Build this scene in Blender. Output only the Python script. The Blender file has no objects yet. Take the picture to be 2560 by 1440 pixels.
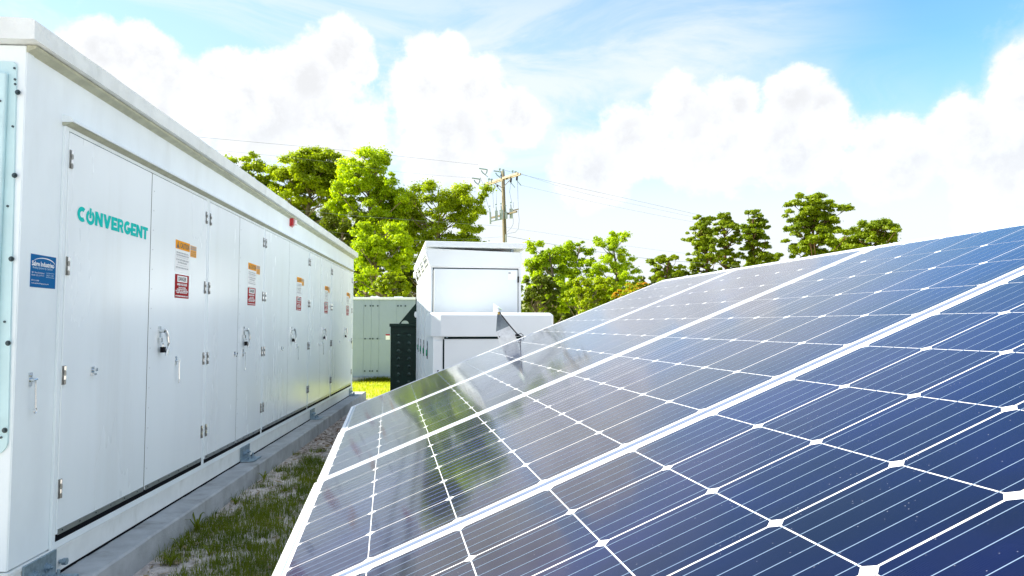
import bpy, math, random
import numpy as np
from mathutils import Vector, Matrix

S = bpy.context.scene
COL = S.collection
R = math.radians
rng = random.Random(11)

# ------------------------------------------------------------------ camera
CAM = Vector((0.0, 0.0, 1.57))
FPX = 1790.0
PITCH, AZ = R(3.1656), R(4.0521)
cam = bpy.data.cameras.new('camera')
cam.sensor_width = 36.0
cam.lens = FPX / 2560.0 * 36.0
cam.clip_start = 0.02
cam.clip_end = 3000.0
camo = bpy.data.objects.new('camera', cam)
camo.location = CAM
camo.rotation_euler = (R(90) + PITCH, 0, -AZ)
COL.objects.link(camo)
S.camera = camo
_fw = Vector((math.sin(AZ) * math.cos(PITCH), math.cos(AZ) * math.cos(PITCH), math.sin(PITCH)))
_rt = Vector((math.cos(AZ), -math.sin(AZ), 0))
_up = _rt.cross(_fw)


def look(px, py):
    return _fw + _rt * ((px - 1280) / FPX) - _up * ((py - 720) / FPX)


def at(px, py, dep):
    """a point of the place that lies dep metres in front of the camera"""
    return CAM + look(px, py) * dep


# ------------------------------------------------------------------ light
SUN_EL, SUN_DIR = R(37), Vector((-0.985, 0.17, 0)).normalized()
sd = Vector((SUN_DIR.x * math.cos(SUN_EL), SUN_DIR.y * math.cos(SUN_EL), math.sin(SUN_EL)))
sun = bpy.data.lights.new('sun', 'SUN')
sun.energy = 4.6
sun.angle = R(0.55)
sun.color = (1.0, 0.93, 0.78)
suno = bpy.data.objects.new('sun', sun)
suno.rotation_euler = (-sd).to_track_quat('-Z', 'Y').to_euler()
suno.location = (-20, 10, 30)
COL.objects.link(suno)

S.view_settings.view_transform = 'Standard'
S.view_settings.look = 'None'
S.view_settings.gamma = 1.0
S.view_settings.exposure = 1.52
S.view_settings.use_curve_mapping = False
S.render.engine = 'CYCLES'


# ------------------------------------------------------------------ node helpers
class NT:
    def __init__(self, tree):
        self.t = tree
        self.n = tree.nodes
        self.l = tree.links

    def new(self, typ, **kw):
        nd = self.n.new(typ)
        for k, v in kw.items():
            setattr(nd, k, v)
        return nd

    def put(self, sock, val):
        if val is None:
            return
        if isinstance(val, bpy.types.NodeSocket):
            self.l.new(val, sock)
        else:
            sock.default_value = val

    def math(self, op, a, b=None, c=None, clamp=False):
        nd = self.new('ShaderNodeMath', operation=op, use_clamp=clamp)
        self.put(nd.inputs[0], a)
        self.put(nd.inputs[1], b)
        self.put(nd.inputs[2], c)
        return nd.outputs[0]

    def vmath(self, op, a, b=None):
        nd = self.new('ShaderNodeVectorMath', operation=op)
        self.put(nd.inputs[0], a)
        self.put(nd.inputs[1], b)
        return nd.outputs['Value'] if op in ('DISTANCE', 'LENGTH', 'DOT_PRODUCT') else nd.outputs[0]

    def mix(self, fac, a, b):
        nd = self.new('ShaderNodeMix', data_type='RGBA')
        self.put(nd.inputs[0], fac)
        self.put(nd.inputs[6], a)
        self.put(nd.inputs[7], b)
        return nd.outputs[2]

    def step(self, x, lo, hi, a=0.0, b=1.0):
        nd = self.new('ShaderNodeMapRange', interpolation_type='SMOOTHSTEP')
        self.put(nd.inputs[0], x)
        nd.inputs[1].default_value = lo
        nd.inputs[2].default_value = hi
        nd.inputs[3].default_value = a
        nd.inputs[4].default_value = b
        return nd.outputs[0]

    def noise(self, vec, scale, detail=4, rough=0.55, dist=0.0):
        nd = self.new('ShaderNodeTexNoise')
        self.put(nd.inputs['Vector'], vec)
        nd.inputs['Scale'].default_value = scale
        nd.inputs['Detail'].default_value = detail
        nd.inputs['Roughness'].default_value = rough
        nd.inputs['Distortion'].default_value = dist
        return nd.outputs[0]

    def scalev(self, vec, s):
        nd = self.new('ShaderNodeMapping')
        self.put(nd.inputs[0], vec)
        nd.inputs['Scale'].default_value = s
        return nd.outputs[0]


# ------------------------------------------------------------------ sky
world = bpy.data.worlds.new("World")
S.world = world
world.use_nodes = True
W = NT(world.node_tree)
W.n.clear()
out = W.new('ShaderNodeOutputWorld')
bg = W.new('ShaderNodeBackground')
bg.inputs[1].default_value = 0.10
W.l.new(bg.outputs[0], out.inputs[0])
sky = W.new('ShaderNodeTexSky')
sky.sky_type = 'NISHITA'
sky.sun_disc = False
sky.sun_elevation = SUN_EL
sky.sun_rotation = math.atan2(SUN_DIR.x, SUN_DIR.y)
sky.air_density = 1.0
sky.dust_density = 0.4
sky.ozone_density = 1.5
tc = W.new('ShaderNodeTexCoord')
D = tc.outputs['Generated']
sep = W.new('ShaderNodeSeparateXYZ')
W.l.new(D, sep.inputs[0])
el = sep.outputs[2]
billow = W.noise(D, 12.0, 8, 0.62, 0.25)
fine = W.noise(D, 34.0, 6, 0.65)
edge = W.math('ADD', W.math('MULTIPLY', W.math('SUBTRACT', billow, 0.5), 1.75),
              W.math('MULTIPLY', W.math('SUBTRACT', fine, 0.5), 0.75))
CLOUDS = [(255, 150, 105), (360, 160, 85), (180, 230, 120), (440, 200, 62), (60, 330, 160), (330, 300, 180),
          (855, 140, 82), (770, 200, 110), (905, 168, 45), (640, 280, 150), (560, 190, 70), (820, 330, 160),
          (1062, 130, 62), (1130, 118, 46), (1050, 215, 105), (1180, 215, 85), (1290, 290, 80), (1130, 350, 150),
          (1690, 262, 72), (1840, 258, 62), (1985, 250, 78), (2060, 262, 55), (1580, 350, 100), (1780, 350, 140),
          (1990, 360, 130), (2230, 400, 110), (1480, 430, 110),
          (2560, 170, 62), (2535, 250, 55), (2400, 330, 75), (2500, 370, 110), (2640, 420, 190), (2700, 220, 140)]
field = None
for cx, cy, r in CLOUDS:
    d = look(cx, cy).normalized()
    dist = W.vmath('DISTANCE', D, tuple(d))
    t = W.math('MULTIPLY_ADD', dist, -FPX / r, 1.0)
    field = t if field is None else W.math('SMOOTH_MAX', field, t, 0.25)
# unseen cumulus round the rest of the sky, cover raised to brighten the facade
far_n = W.noise(W.scalev(D, (1.0, 1.0, 1.7)), 3.1, 3, 0.5)
far_f = W.math('MULTIPLY', W.math('SUBTRACT', far_n, 0.47), 5.0)
behind = W.step(W.vmath('DOT_PRODUCT', D, tuple(look(1280, 600).normalized())), 0.74, 0.60)
far_f = W.math('ADD', far_f, W.math('MULTIPLY', W.math('SUBTRACT', behind, 1.0), 6.0))
field = W.math('MAXIMUM', field, far_f)
F = W.math('ADD', field, W.math('MULTIPLY', edge, 0.72))
mask = W.step(F, -0.05, 0.30)
soft = W.step(F, -0.55, 0.45)
low = W.step(el, 0.34, 0.13)
shade = W.noise(W.scalev(D, (1, 1, 1.6)), 7.0, 6, 0.6, 0.3)
wisp = W.noise(W.scalev(D, (1.0, 1.0, 4.0)), 3.2, 8, 0.62, 0.8)
wispm = W.step(wisp, 0.36, 0.62)
haze_col = (3.45, 3.60, 3.76, 1)
veil = W.math('ADD', W.math('MULTIPLY', wispm, 0.44), 0.42)
corner = W.step(W.vmath('DISTANCE', D, tuple(look(2400, -40).normalized())), 0.30, 0.03)
veil = W.math('MULTIPLY', veil, W.math('SUBTRACT', 1.0, W.math('MULTIPLY', corner, 0.95)))
veil = W.math('MULTIPLY', veil, W.step(el, 0.34, 0.56, 1.0, 0.08))
veil = W.math('MAXIMUM', veil, W.math('MULTIPLY', low, 0.96))
veil = W.math('MAXIMUM', veil, W.math('MULTIPLY', soft, 0.72))
tint = W.new('ShaderNodeMix', data_type='RGBA', blend_type='MULTIPLY')
tint.inputs[0].default_value = 1.0
W.l.new(sky.outputs[0], tint.inputs[6])
tint.inputs[7].default_value = (0.62, 0.99, 1.15, 1)
base = W.mix(veil, tint.outputs[2], haze_col)
Dl = W.vmath('ADD', D, tuple(Vector((-0.026, 0.006, 0.020))))
b2 = W.noise(Dl, 12.0, 8, 0.62, 0.25)
f2 = W.noise(W.vmath('ADD', D, tuple(Vector((-0.009, 0.002, 0.007)))), 34.0, 6, 0.65)
litc = W.math('ADD', W.math('MULTIPLY', W.math('SUBTRACT', billow, b2), 5.0),
              W.math('MULTIPLY', W.math('SUBTRACT', fine, f2), 2.0))
litc = W.step(litc, -0.85, 0.55)
rim = W.step(F, 0.75, 0.10)
cb = W.math('ADD', 3.18, W.math('ADD', W.math('MULTIPLY', litc, 0.48), W.math('MULTIPLY', rim, 0.52)))
cc = W.new('ShaderNodeCombineColor')
W.put(cc.inputs[0], W.math('MULTIPLY', cb, 0.975))
W.put(cc.inputs[1], W.math('MULTIPLY', cb, 0.99))
W.put(cc.inputs[2], W.math('MULTIPLY', cb, 1.02))
skyc = W.mix(W.math('MULTIPLY', mask, W.math('SUBTRACT', 1.0, W.math('MULTIPLY', low, 0.15))), base, cc.outputs[0])
W.l.new(skyc, bg.inputs[0])


# ------------------------------------------------------------------ materials
def mat(name, color, rough=0.5, metal=0.0, coat=0.0, coat_rough=0.05, var=0.0, vscale=6.0, dirt=None,
        dscale=4.0, damt=0.0, bump=0.0, bscale=80.0, spec=0.5, rvar=0.0, stretch=(1, 1, 1), emit=None):
    m = bpy.data.materials.new(name)
    m.use_nodes = True
    T = NT(m.node_tree)
    p = T.n['Principled BSDF']
    p.inputs['Roughness'].default_value = rough
    p.inputs['Metallic'].default_value = metal
    p.inputs['Coat Weight'].default_value = coat
    p.inputs['Coat Roughness'].default_value = coat_rough
    p.inputs['Specular IOR Level'].default_value = spec
    c = (color[0], color[1], color[2], 1)
    tcn = T.new('ShaderNodeTexCoord').outputs['Object']
    vec = T.scalev(tcn, stretch)
    col = None
    if var > 0:
        nz = T.noise(vec, vscale, 5, 0.6)
        hi = tuple(min(1, k * (1 + var)) for k in color) + (1,)
        lo = tuple(k * (1 - var) for k in color) + (1,)
        col = T.mix(T.step(nz, 0.3, 0.7), lo, hi)
    if dirt:
        nz = T.noise(T.scalev(vec, (1, 1, 0.35)), dscale, 8, 0.65)
        col = T.mix(T.math('MULTIPLY', T.step(nz, 0.52, 0.75), damt), col if col else c, (dirt[0], dirt[1], dirt[2], 1))
    if col:
        T.l.new(col, p.inputs['Base Color'])
    else:
        p.inputs['Base Color'].default_value = c
    if rvar > 0:
        nz = T.noise(vec, vscale * 1.7, 4, 0.6)
        T.l.new(T.math('MULTIPLY_ADD', nz, rvar * 2, rough - rvar), p.inputs['Roughness'])
    if bump > 0:
        b = T.new('ShaderNodeBump')
        b.inputs['Strength'].default_value = bump
        b.inputs['Distance'].default_value = 0.01
        T.l.new(T.noise(vec, bscale, 4, 0.6), b.inputs['Height'])
        T.l.new(b.outputs[0], p.inputs['Normal'])
    if emit:
        p.inputs['Emission Color'].default_value = (emit[0], emit[1], emit[2], 1)
        p.inputs['Emission Strength'].default_value = emit[3]
    return m


M = {}
M['door'] = mat('satin_white_door_paint', (0.85, 0.93, 0.96), 0.26, var=0.03, vscale=1.3, rvar=0.07, bump=0.03,
                bscale=9, stretch=(1, 1, 0.25), spec=0.6, dirt=(0.62, 0.66, 0.64), dscale=2.2, damt=0.30)
M['wall'] = mat('white_wall_paint', (0.83, 0.915, 0.945), 0.42, var=0.04, vscale=2.5, bump=0.12, bscale=26,
                dirt=(0.55, 0.60, 0.58), dscale=3, damt=0.22, stretch=(1, 1, 0.5))
M['roof'] = mat('white_roof_coating', (0.76, 0.81, 0.80), 0.6, var=0.06, vscale=5, bump=0.7, bscale=22,
                dirt=(0.5, 0.55, 0.5), dscale=5, damt=0.35)
M['beam'] = mat('white_base_paint', (0.76, 0.80, 0.79), 0.5, var=0.05, vscale=5, bump=0.15, bscale=30,
                dirt=(0.42, 0.44, 0.38), dscale=5, damt=0.35)
M['teal'] = mat('pale_teal_end_panel', (0.58, 0.80, 0.83), 0.4, var=0.06, vscale=3, bump=0.1, bscale=20)
M['shaded_olive'] = mat('olive_shaded_trim', (0.44, 0.47, 0.37), 0.7, var=0.12, vscale=10, bump=0.6, bscale=30)  # eave shadow and olive ground bounce put into the colour
M['dark'] = mat('dark_gap', (0.004, 0.005, 0.008), 0.8, spec=0.08)
M['alu'] = mat('aluminium_strip', (0.45, 0.49, 0.52), 0.38, 0.85, var=0.1, vscale=12)
M['chrome'] = mat('chromed_steel', (0.72, 0.75, 0.76), 0.14, 1.0, rvar=0.04)
M['hinge'] = mat('dull_hinge_steel', (0.30, 0.31, 0.30), 0.4, 0.8, var=0.2, vscale=40)
M['galv'] = mat('galvanised_steel', (0.30, 0.40, 0.47), 0.45, 0.75, var=0.18, vscale=30, bump=0.1, bscale=60)
M['black'] = mat('black_plastic', (0.004, 0.004, 0.006), 0.5, spec=0.15)
M['strip'] = mat('blue_grey_seam_shade', (0.08, 0.13, 0.26), 0.7)  # shadow of the seam groove put into a flat strip's colour
M['concrete'] = mat('pad_concrete', (0.36, 0.385, 0.40), 0.85, var=0.14, vscale=5, dirt=(0.16, 0.16, 0.13), dscale=3.5,
                    damt=0.6, bump=0.35, bscale=45)
M['red'] = mat('red_plastic', (0.55, 0.012, 0.02), 0.3, coat=0.4)
M['lens'] = mat('clear_strobe_lens', (0.75, 0.6, 0.6), 0.1, coat=1.0)
M['sred'] = mat('sign_red', (0.36, 0.002, 0.006), 0.6, spec=0.12)
M['sorange'] = mat('sign_orange_yellow', (0.88, 0.36, 0.0), 0.6, spec=0.12)
M['sorange2'] = mat('sign_orange', (0.85, 0.42, 0.10), 0.6, spec=0.12)
M['swhite'] = mat('sign_white', (0.86, 0.89, 0.90), 0.35)
M['sblack'] = mat('sign_black', (0.03, 0.03, 0.035), 0.4)
M['sgrey'] = mat('sign_grey_print', (0.28, 0.31, 0.34), 0.4)
M['sblue'] = mat('sign_blue', (0.0, 0.13, 0.36), 0.6, spec=0.12)
M['slight'] = mat('sign_pale_blue_print', (0.55, 0.75, 0.85), 0.4)
M['logo'] = mat('teal_lettering', (0.0, 0.58, 0.52), 0.6, spec=0.12)
M['yellow'] = mat('yellow_tag', (0.7, 0.55, 0.01), 0.5)
M['cab'] = mat('cabinet_off_white', (0.78, 0.83, 0.86), 0.38, var=0.03, vscale=1.5, spec=0.5, rvar=0.05, bump=0.02,
               bscale=8)
M['cabedge'] = mat('cabinet_rib_white', (0.86, 0.88, 0.9), 0.35)
M['seal'] = mat('dark_green_gasket', (0.002, 0.018, 0.020), 0.7, spec=0.1)
M['green'] = mat('dark_green_steel', (0.004, 0.024, 0.018), 0.40, var=0.15, vscale=4, spec=0.25)
M['dimple'] = mat('highlit_green_steel', (0.014, 0.045, 0.038), 0.35)  # lighter than the body: dimple highlights put into the colour
M['disc'] = mat('green_handle_disc', (0.0, 0.40, 0.20), 0.4)
M['grey'] = mat('grey_green_panel', (0.28, 0.36, 0.42), 0.5, var=0.04, vscale=1.2)
M['bolt'] = mat('dark_bolt', (0.06, 0.09, 0.10), 0.4, 0.6)
M['frame'] = mat('anodised_aluminium', (0.80, 0.82, 0.86), 0.34, 0.35, var=0.02, vscale=20)
M['plate_lit'] = mat('lit_steel_plate', (0.85, 0.87, 0.88), 0.5, 0.15, var=0.12, vscale=30)  # lower half of the bent plate, sky light put into its colour
M['plate'] = mat('shaded_steel_plate', (0.30, 0.36, 0.40), 0.42, 0.6, var=0.15, vscale=30, stretch=(1, 1, 1))  # same plate painted darker for its shaded upper half
M['sensor'] = mat('pale_green_white_sensor', (0.66, 0.80, 0.70), 0.45)
M['brass'] = mat('brass_fitting', (0.55, 0.36, 0.10), 0.35, 0.8)
M['wood'] = mat('weathered_pole_wood', (0.17, 0.145, 0.085), 0.85, var=0.25, vscale=6, stretch=(3, 3, 0.4), bump=0.3,
                bscale=20)
M['armwood'] = mat('pale_crossarm_wood', (0.40, 0.33, 0.24), 0.8, var=0.2, vscale=5)
M['can'] = mat('transformer_grey', (0.42, 0.50, 0.52), 0.4)
M['insul'] = mat('insulator_grey_green', (0.25, 0.36, 0.36), 0.3)
M['wire'] = mat('aluminium_wire', (0.25, 0.28, 0.30), 0.5, 0.5)
M['cable'] = mat('black_cable', (0.02, 0.02, 0.025), 0.5)
M['bark'] = mat('tree_bark', (0.16, 0.13, 0.085), 0.9, var=0.3, vscale=4, bump=0.5, bscale=8)
M['pinebark'] = mat('pine_bark', (0.15, 0.085, 0.05), 0.9, var=0.3, vscale=4, bump=0.5, bscale=8)


def cell_mat():
    m = bpy.data.materials.new('blue_silicon_cell')
    m.use_nodes = True
    T = NT(m.node_tree)
    p = T.n['Principled BSDF']
    tcn = T.new('ShaderNodeTexCoord').outputs['Object']
    geo = T.new('ShaderNodeNewGeometry').outputs['Position']
    oi = T.new('ShaderNodeObjectInfo').outputs['Random']
    nz = T.noise(geo, 2.3, 4, 0.6)
    c1 = T.mix(T.step(nz, 0.3, 0.7), (0.0002, 0.0003, 0.010, 1), (0.0002, 0.0016, 0.044, 1))
    c1 = T.mix(T.math('MULTIPLY', oi, 0.45), c1, (0.0016, 0.0006, 0.016, 1))
    # printed silver fingers across the cell
    sp = T.new('ShaderNodeSeparateXYZ')
    T.l.new(tcn, sp.inputs[0])
    fr = T.math('FRACT', T.math('MULTIPLY', sp.outputs[0], 1.0 / 0.0019))
    ln = T.math('LESS_THAN', fr, 0.10)
    c2 = T.mix(T.math('MULTIPLY', ln, 0.07), c1, (0.30, 0.34, 0.48, 1))
    # specks of dust
    vo = T.new('ShaderNodeTexVoronoi')
    T.l.new(geo, vo.inputs['Vector'])
    vo.inputs['Scale'].default_value = 140
    sel = T.math('GREATER_THAN', T.noise(geo, 37, 2), 0.56)
    spk = T.math('MULTIPLY', T.math('LESS_THAN', vo.outputs['Distance'], 0.085), sel)
    c3 = T.mix(T.math('MULTIPLY', spk, 0.32), c2, (0.55, 0.55, 0.6, 1))
    film = T.math('MULTIPLY', T.step(T.noise(geo, 5.5, 8, 0.7), 0.42, 0.8), 0.0025)
    c4 = T.mix(film, c3, (0.6, 0.6, 0.62, 1))
    T.l.new(c4, p.inputs['Base Color'])
    p.inputs['Roughness'].default_value = 0.20
    p.inputs['Specular IOR Level'].default_value = 0.5
    p.inputs['IOR'].default_value = 1.12
    p.inputs['Coat Weight'].default_value = 1.0
    p.inputs['Coat IOR'].default_value = 1.36
    p.inputs['Sheen Weight'].default_value = 1.0
    p.inputs['Sheen Roughness'].default_value = 0.10
    p.inputs['Sheen Tint'].default_value = (0.95, 0.95, 1.0, 1)
    T.l.new(T.math('MULTIPLY_ADD', T.noise(geo, 9, 6, 0.7), 0.07, 0.035), p.inputs['Coat Roughness'])
    return m


M['cell'] = cell_mat()
M['backsheet'] = mat('white_backsheet_under_glass', (0.86, 0.87, 0.9), 0.5, coat=1.0, coat_rough=0.06)
M['ribbon'] = mat('tinned_busbar_ribbon', (0.19, 0.27, 0.38), 0.5, 0.1)


def leaf_mat(name, c_lo, c_hi, trans=0.45, scale=0.35):
    m = bpy.data.materials.new(name)
    m.use_nodes = True
    T = NT(m.node_tree)
    T.n.remove(T.n['Principled BSDF'])
    o = [x for x in T.n if x.type == 'OUTPUT_MATERIAL'][0]
    geo = T.new('ShaderNodeNewGeometry')
    nz = T.noise(geo.outputs['Position'], scale, 4, 0.6)
    rp = geo.outputs['Random Per Island']
    f = T.math('ADD', T.math('MULTIPLY', T.step(nz, 0.3, 0.7), 0.6), T.math('MULTIPLY', rp, 0.4))
    c = T.mix(f, c_lo + (1,), c_hi + (1,))
    d = T.new('ShaderNodeBsdfDiffuse')
    T.l.new(c, d.inputs[0])
    tr = T.new('ShaderNodeBsdfTranslucent')
    hs = T.new('ShaderNodeHueSaturation')
    hs.inputs['Value'].default_value = 2.0
    T.l.new(c, hs.inputs['Color'])
    T.l.new(hs.outputs[0], tr.inputs[0])
    gl = T.new('ShaderNodeBsdfGlossy')
    gl.inputs[0].default_value = (1, 1, 0.9, 1)
    gl.inputs['Roughness'].default_value = 0.45
    ms = T.new('ShaderNodeMixShader')
    ms.inputs[0].default_value = trans
    T.l.new(d.outputs[0], ms.inputs[1])
    T.l.new(tr.outputs[0], ms.inputs[2])
    m2 = T.new('ShaderNodeMixShader')
    m2.inputs[0].default_value = 0.02
    T.l.new(ms.outputs[0], m2.inputs[1])
    T.l.new(gl.outputs[0], m2.inputs[2])
    T.l.new(m2.outputs[0], o.inputs[0])
    return m


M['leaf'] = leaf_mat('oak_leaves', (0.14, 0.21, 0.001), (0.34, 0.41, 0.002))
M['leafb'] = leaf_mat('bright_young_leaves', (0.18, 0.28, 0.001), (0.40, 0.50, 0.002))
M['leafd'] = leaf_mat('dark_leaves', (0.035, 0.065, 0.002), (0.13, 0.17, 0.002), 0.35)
M['needle'] = leaf_mat('pine_needles', (0.095, 0.155, 0.002), (0.25, 0.32, 0.002), 0.30)
M['blossom'] = leaf_mat('orange_blossom', (0.35, 0.17, 0.01), (0.55, 0.28, 0.01), 0.3)
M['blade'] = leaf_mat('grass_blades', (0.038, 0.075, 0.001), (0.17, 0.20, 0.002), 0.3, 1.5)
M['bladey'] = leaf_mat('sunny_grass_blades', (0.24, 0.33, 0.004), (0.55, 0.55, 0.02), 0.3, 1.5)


def ground_mat():
    m = bpy.data.materials.new('sandy_soil_and_turf')
    m.use_nodes = True
    T = NT(m.node_tree)
    p = T.n['Principled BSDF']
    p.inputs['Roughness'].default_value = 0.95
    g = T.new('ShaderNodeNewGeometry').outputs['Position']
    n1 = T.noise(g, 1.1, 7, 0.65)
    n2 = T.noise(g, 9.0, 8, 0.75)
    n3 = T.noise(g, 60.0, 5, 0.7)
    sand = T.mix(T.step(n2, 0.3, 0.7), (0.42, 0.37, 0.34, 1), (0.76, 0.70, 0.66, 1))
    sand = T.mix(T.math('MULTIPLY', T.step(n3, 0.5, 0.8), 0.6), sand, (0.11, 0.085, 0.06, 1))
    turf = T.mix(T.step(n2, 0.3, 0.7), (0.30, 0.36, 0.02, 1), (0.62, 0.58, 0.18, 1))
    sp = T.new('ShaderNodeSeparateXYZ')
    T.l.new(g, sp.inputs[0])
    far = T.step(sp.outputs[1], 15.0, 17.5)
    tm = T.math('MULTIPLY', T.math('ADD', T.step(n1, 0.30, 0.46), 0.0), far, clamp=True)
    near = T.math('MULTIPLY', T.step(n1, 0.45, 0.60), 0.0)
    c = T.mix(T.math('MAXIMUM', tm, near), sand, turf)
    # dark leaf litter close to the far end of the pad
    lit = T.noise(T.scalev(g, (3.0, 9.0, 1)), 2.2, 6, 0.7)
    ly = T.math('MULTIPLY', T.step(sp.outputs[1], 8.2, 9.6), T.step(sp.outputs[1], 14.0, 12.5))
    c = T.mix(T.math('MULTIPLY', T.math('MULTIPLY', T.step(lit, 0.46, 0.58), ly), 0.85), c, (0.055, 0.035, 0.022, 1))
    T.l.new(c, p.inputs['Base Color'])
    b = T.new('ShaderNodeBump')
    b.inputs['Strength'].default_value = 0.8
    b.inputs['Distance'].default_value = 0.03
    T.l.new(T.math('ADD', n2, T.math('MULTIPLY', n3, 0.4)), b.inputs['Height'])
    T.l.new(b.outputs[0], p.inputs['Normal'])
    return m


M['ground'] = ground_mat()


# ------------------------------------------------------------------ mesh helpers
class MB:
    def __init__(self):
        self.v, self.f, self.m = [], [], []

    def add(self, vs, fs, mi=0, X=None):
        b = len(self.v)
        for p in vs:
            p = Vector(p)
            self.v.append(X @ p if X else p)
        for q in fs:
            self.f.append([b + i for i in q])
            self.m.append(mi)
        return self

    def box(self, x0, x1, y0, y1, z0, z1, mi=0, X=None):
        vs = [(x, y, z) for z in (z0, z1) for x, y in ((x0, y0), (x1, y0), (x1, y1), (x0, y1))]
        fs = [(3, 2, 1, 0), (4, 5, 6, 7), (0, 1, 5, 4), (1, 2, 6, 5), (2, 3, 7, 6), (3, 0, 4, 7)]
        return self.add(vs, fs, mi, X)

    def tube(self, pts, r, n=8, mi=0, r1=None, cap=True):
        pts = [Vector(p) for p in pts]
        b = len(self.v)
        k = len(pts)
        for i, p in enumerate(pts):
            a = pts[max(0, i - 1)]
            c = pts[min(k - 1, i + 1)]
            d = (c - a).normalized()
            u = d.cross(Vector((0, 0, 1)))
            if u.length < 1e-3:
                u = d.cross(Vector((1, 0, 0)))
            u.normalize()
            w = d.cross(u)
            rr = r if r1 is None else r + (r1 - r) * i / (k - 1)
            for j in range(n):
                t = 2 * math.pi * j / n
                self.v.append(p + (u * math.cos(t) + w * math.sin(t)) * rr)
        for i in range(k - 1):
            for j in range(n):
                j2 = (j + 1) % n
                self.f.append([b + i * n + j, b + i * n + j2, b + (i + 1) * n + j2, b + (i + 1) * n + j])
                self.m.append(mi)
        if cap:
            self.f.append([b + j for j in range(n)][::-1])
            self.f.append([b + (k - 1) * n + j for j in range(n)])
            self.m += [mi, mi]
        return self

    def prism(self, pts, dvec, mi=0, X=None):
        """polygon pts (3-d) pushed along dvec"""
        n = len(pts)
        pts = [Vector(p) for p in pts]
        dv = Vector(dvec)
        vs = pts + [p + dv for p in pts]
        fs = [tuple(range(n))[::-1], tuple(range(n, 2 * n))] + [(i, (i + 1) % n, n + (i + 1) % n, n + i) for i in range(n)]
        return self.add(vs, fs, mi, X)

    def mesh(self, name, mats, off=(0, 0, 0), fixn=True):
        me = bpy.data.meshes.new(name)
        o = Vector(off)
        me.from_pydata([tuple(p - o) for p in self.v], [], self.f)
        for k in (mats if isinstance(mats, (list, tuple)) else [mats]):
            me.materials.append(M[k] if isinstance(k, str) else k)
        me.polygons.foreach_set('material_index', self.m)
        if fixn:
            import bmesh
            bm = bmesh.new()
            bm.from_mesh(me)
            bmesh.ops.recalc_face_normals(bm, faces=bm.faces)
            bm.to_mesh(me)
            bm.free()
        me.update()
        return me

    def build(self, name, mats, parent=None, off=(0, 0, 0), loc=(0, 0, 0), bevel=0, smooth=False, kind=None):
        me = self.mesh(name, mats, off)
        return link(name, me, parent, loc, bevel, smooth, kind)


def link(name, me, parent=None, loc=(0, 0, 0), bevel=0, smooth=False, kind=None):
    o = bpy.data.objects.new(name, me)
    o.location = loc
    COL.objects.link(o)
    if parent:
        o.parent = parent
    if bevel:
        b = o.modifiers.new('bevel', 'BEVEL')
        b.width = bevel
        b.segments = 2
        b.limit_method = 'ANGLE'
    if smooth:
        for p in me.polygons:
            p.use_smooth = True
    if kind:
        o['kind'] = kind
    return o


def thing(name, label, cat, loc=(0, 0, 0), rot=(0, 0, 0), group=None):
    o = bpy.data.objects.new(name, None)
    o.empty_display_size = 0.3
    o.location = loc
    o.rotation_euler = rot
    COL.objects.link(o)
    return tag(o, label, cat, group)


def tag(o, label, cat, group=None):
    o['label'] = label
    o['category'] = cat
    if group:
        o['group'] = group
    return o


_tc = {}


def text_geo(s, size, bold=0.0, align='CENTER', res=2):
    key = (s, size, bold, align)
    if key in _tc:
        return _tc[key]
    cu = bpy.data.curves.new('t', 'FONT')
    cu.body = s
    cu.size = size
    cu.align_x = align
    cu.align_y = 'CENTER'
    cu.offset = bold
    cu.resolution_u = res
    cu.fill_mode = 'FRONT'
    o = bpy.data.objects.new('t', cu)
    COL.objects.link(o)
    dg = bpy.context.evaluated_depsgraph_get()
    dg.update()
    me = bpy.data.meshes.new_from_object(o.evaluated_get(dg))
    vs = [tuple(v.co) for v in me.vertices]
    fs = [tuple(p.vertices) for p in me.polygons]
    bpy.data.objects.remove(o)
    bpy.data.curves.remove(cu)
    bpy.data.meshes.remove(me)
    _tc[key] = (vs, fs)
    return vs, fs


def put_text(mb, s, size, y, z, x, mi, width=None, bold=0.0, height=None):
    """flat print on a surface that faces +X; y runs to the reader's right"""
    vs, fs = text_geo(s, size, bold)
    if not vs:
        return
    xs = [v[0] for v in vs]
    ys = [v[1] for v in vs]
    w = max(xs) - min(xs)
    h = max(ys) - min(ys)
    cx = (max(xs) + min(xs)) / 2
    cy = (max(ys) + min(ys)) / 2
    sx = (width / w) if width else 1.0
    sy = (height / h) if height else 1.0
    mb.add([(x, y + (v[0] - cx) * sx, z + (v[1] - cy) * sy) for v in vs], fs, mi)


# ------------------------------------------------------------------ ground and pads
g = MB()
nx = 60
xs = [-900 + 1800 * i / nx for i in range(nx + 1)]
ys = [-900 + 1800 * i / nx for i in range(nx + 1)]
g.add([(x, y, 0.0) for y in ys for x in xs],
      [(j * (nx + 1) + i, j * (nx + 1) + i + 1, (j + 1) * (nx + 1) + i + 1, (j + 1) * (nx + 1) + i)
       for j in range(nx) for i in range(nx)])
g.build('ground', 'ground', kind='structure')

XF = -2.28          # front of the door frame
XW = -2.297         # wall face
XB = -4.72          # back wall
YN, YE = 3.88, 15.42
ZP = 0.17

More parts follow.
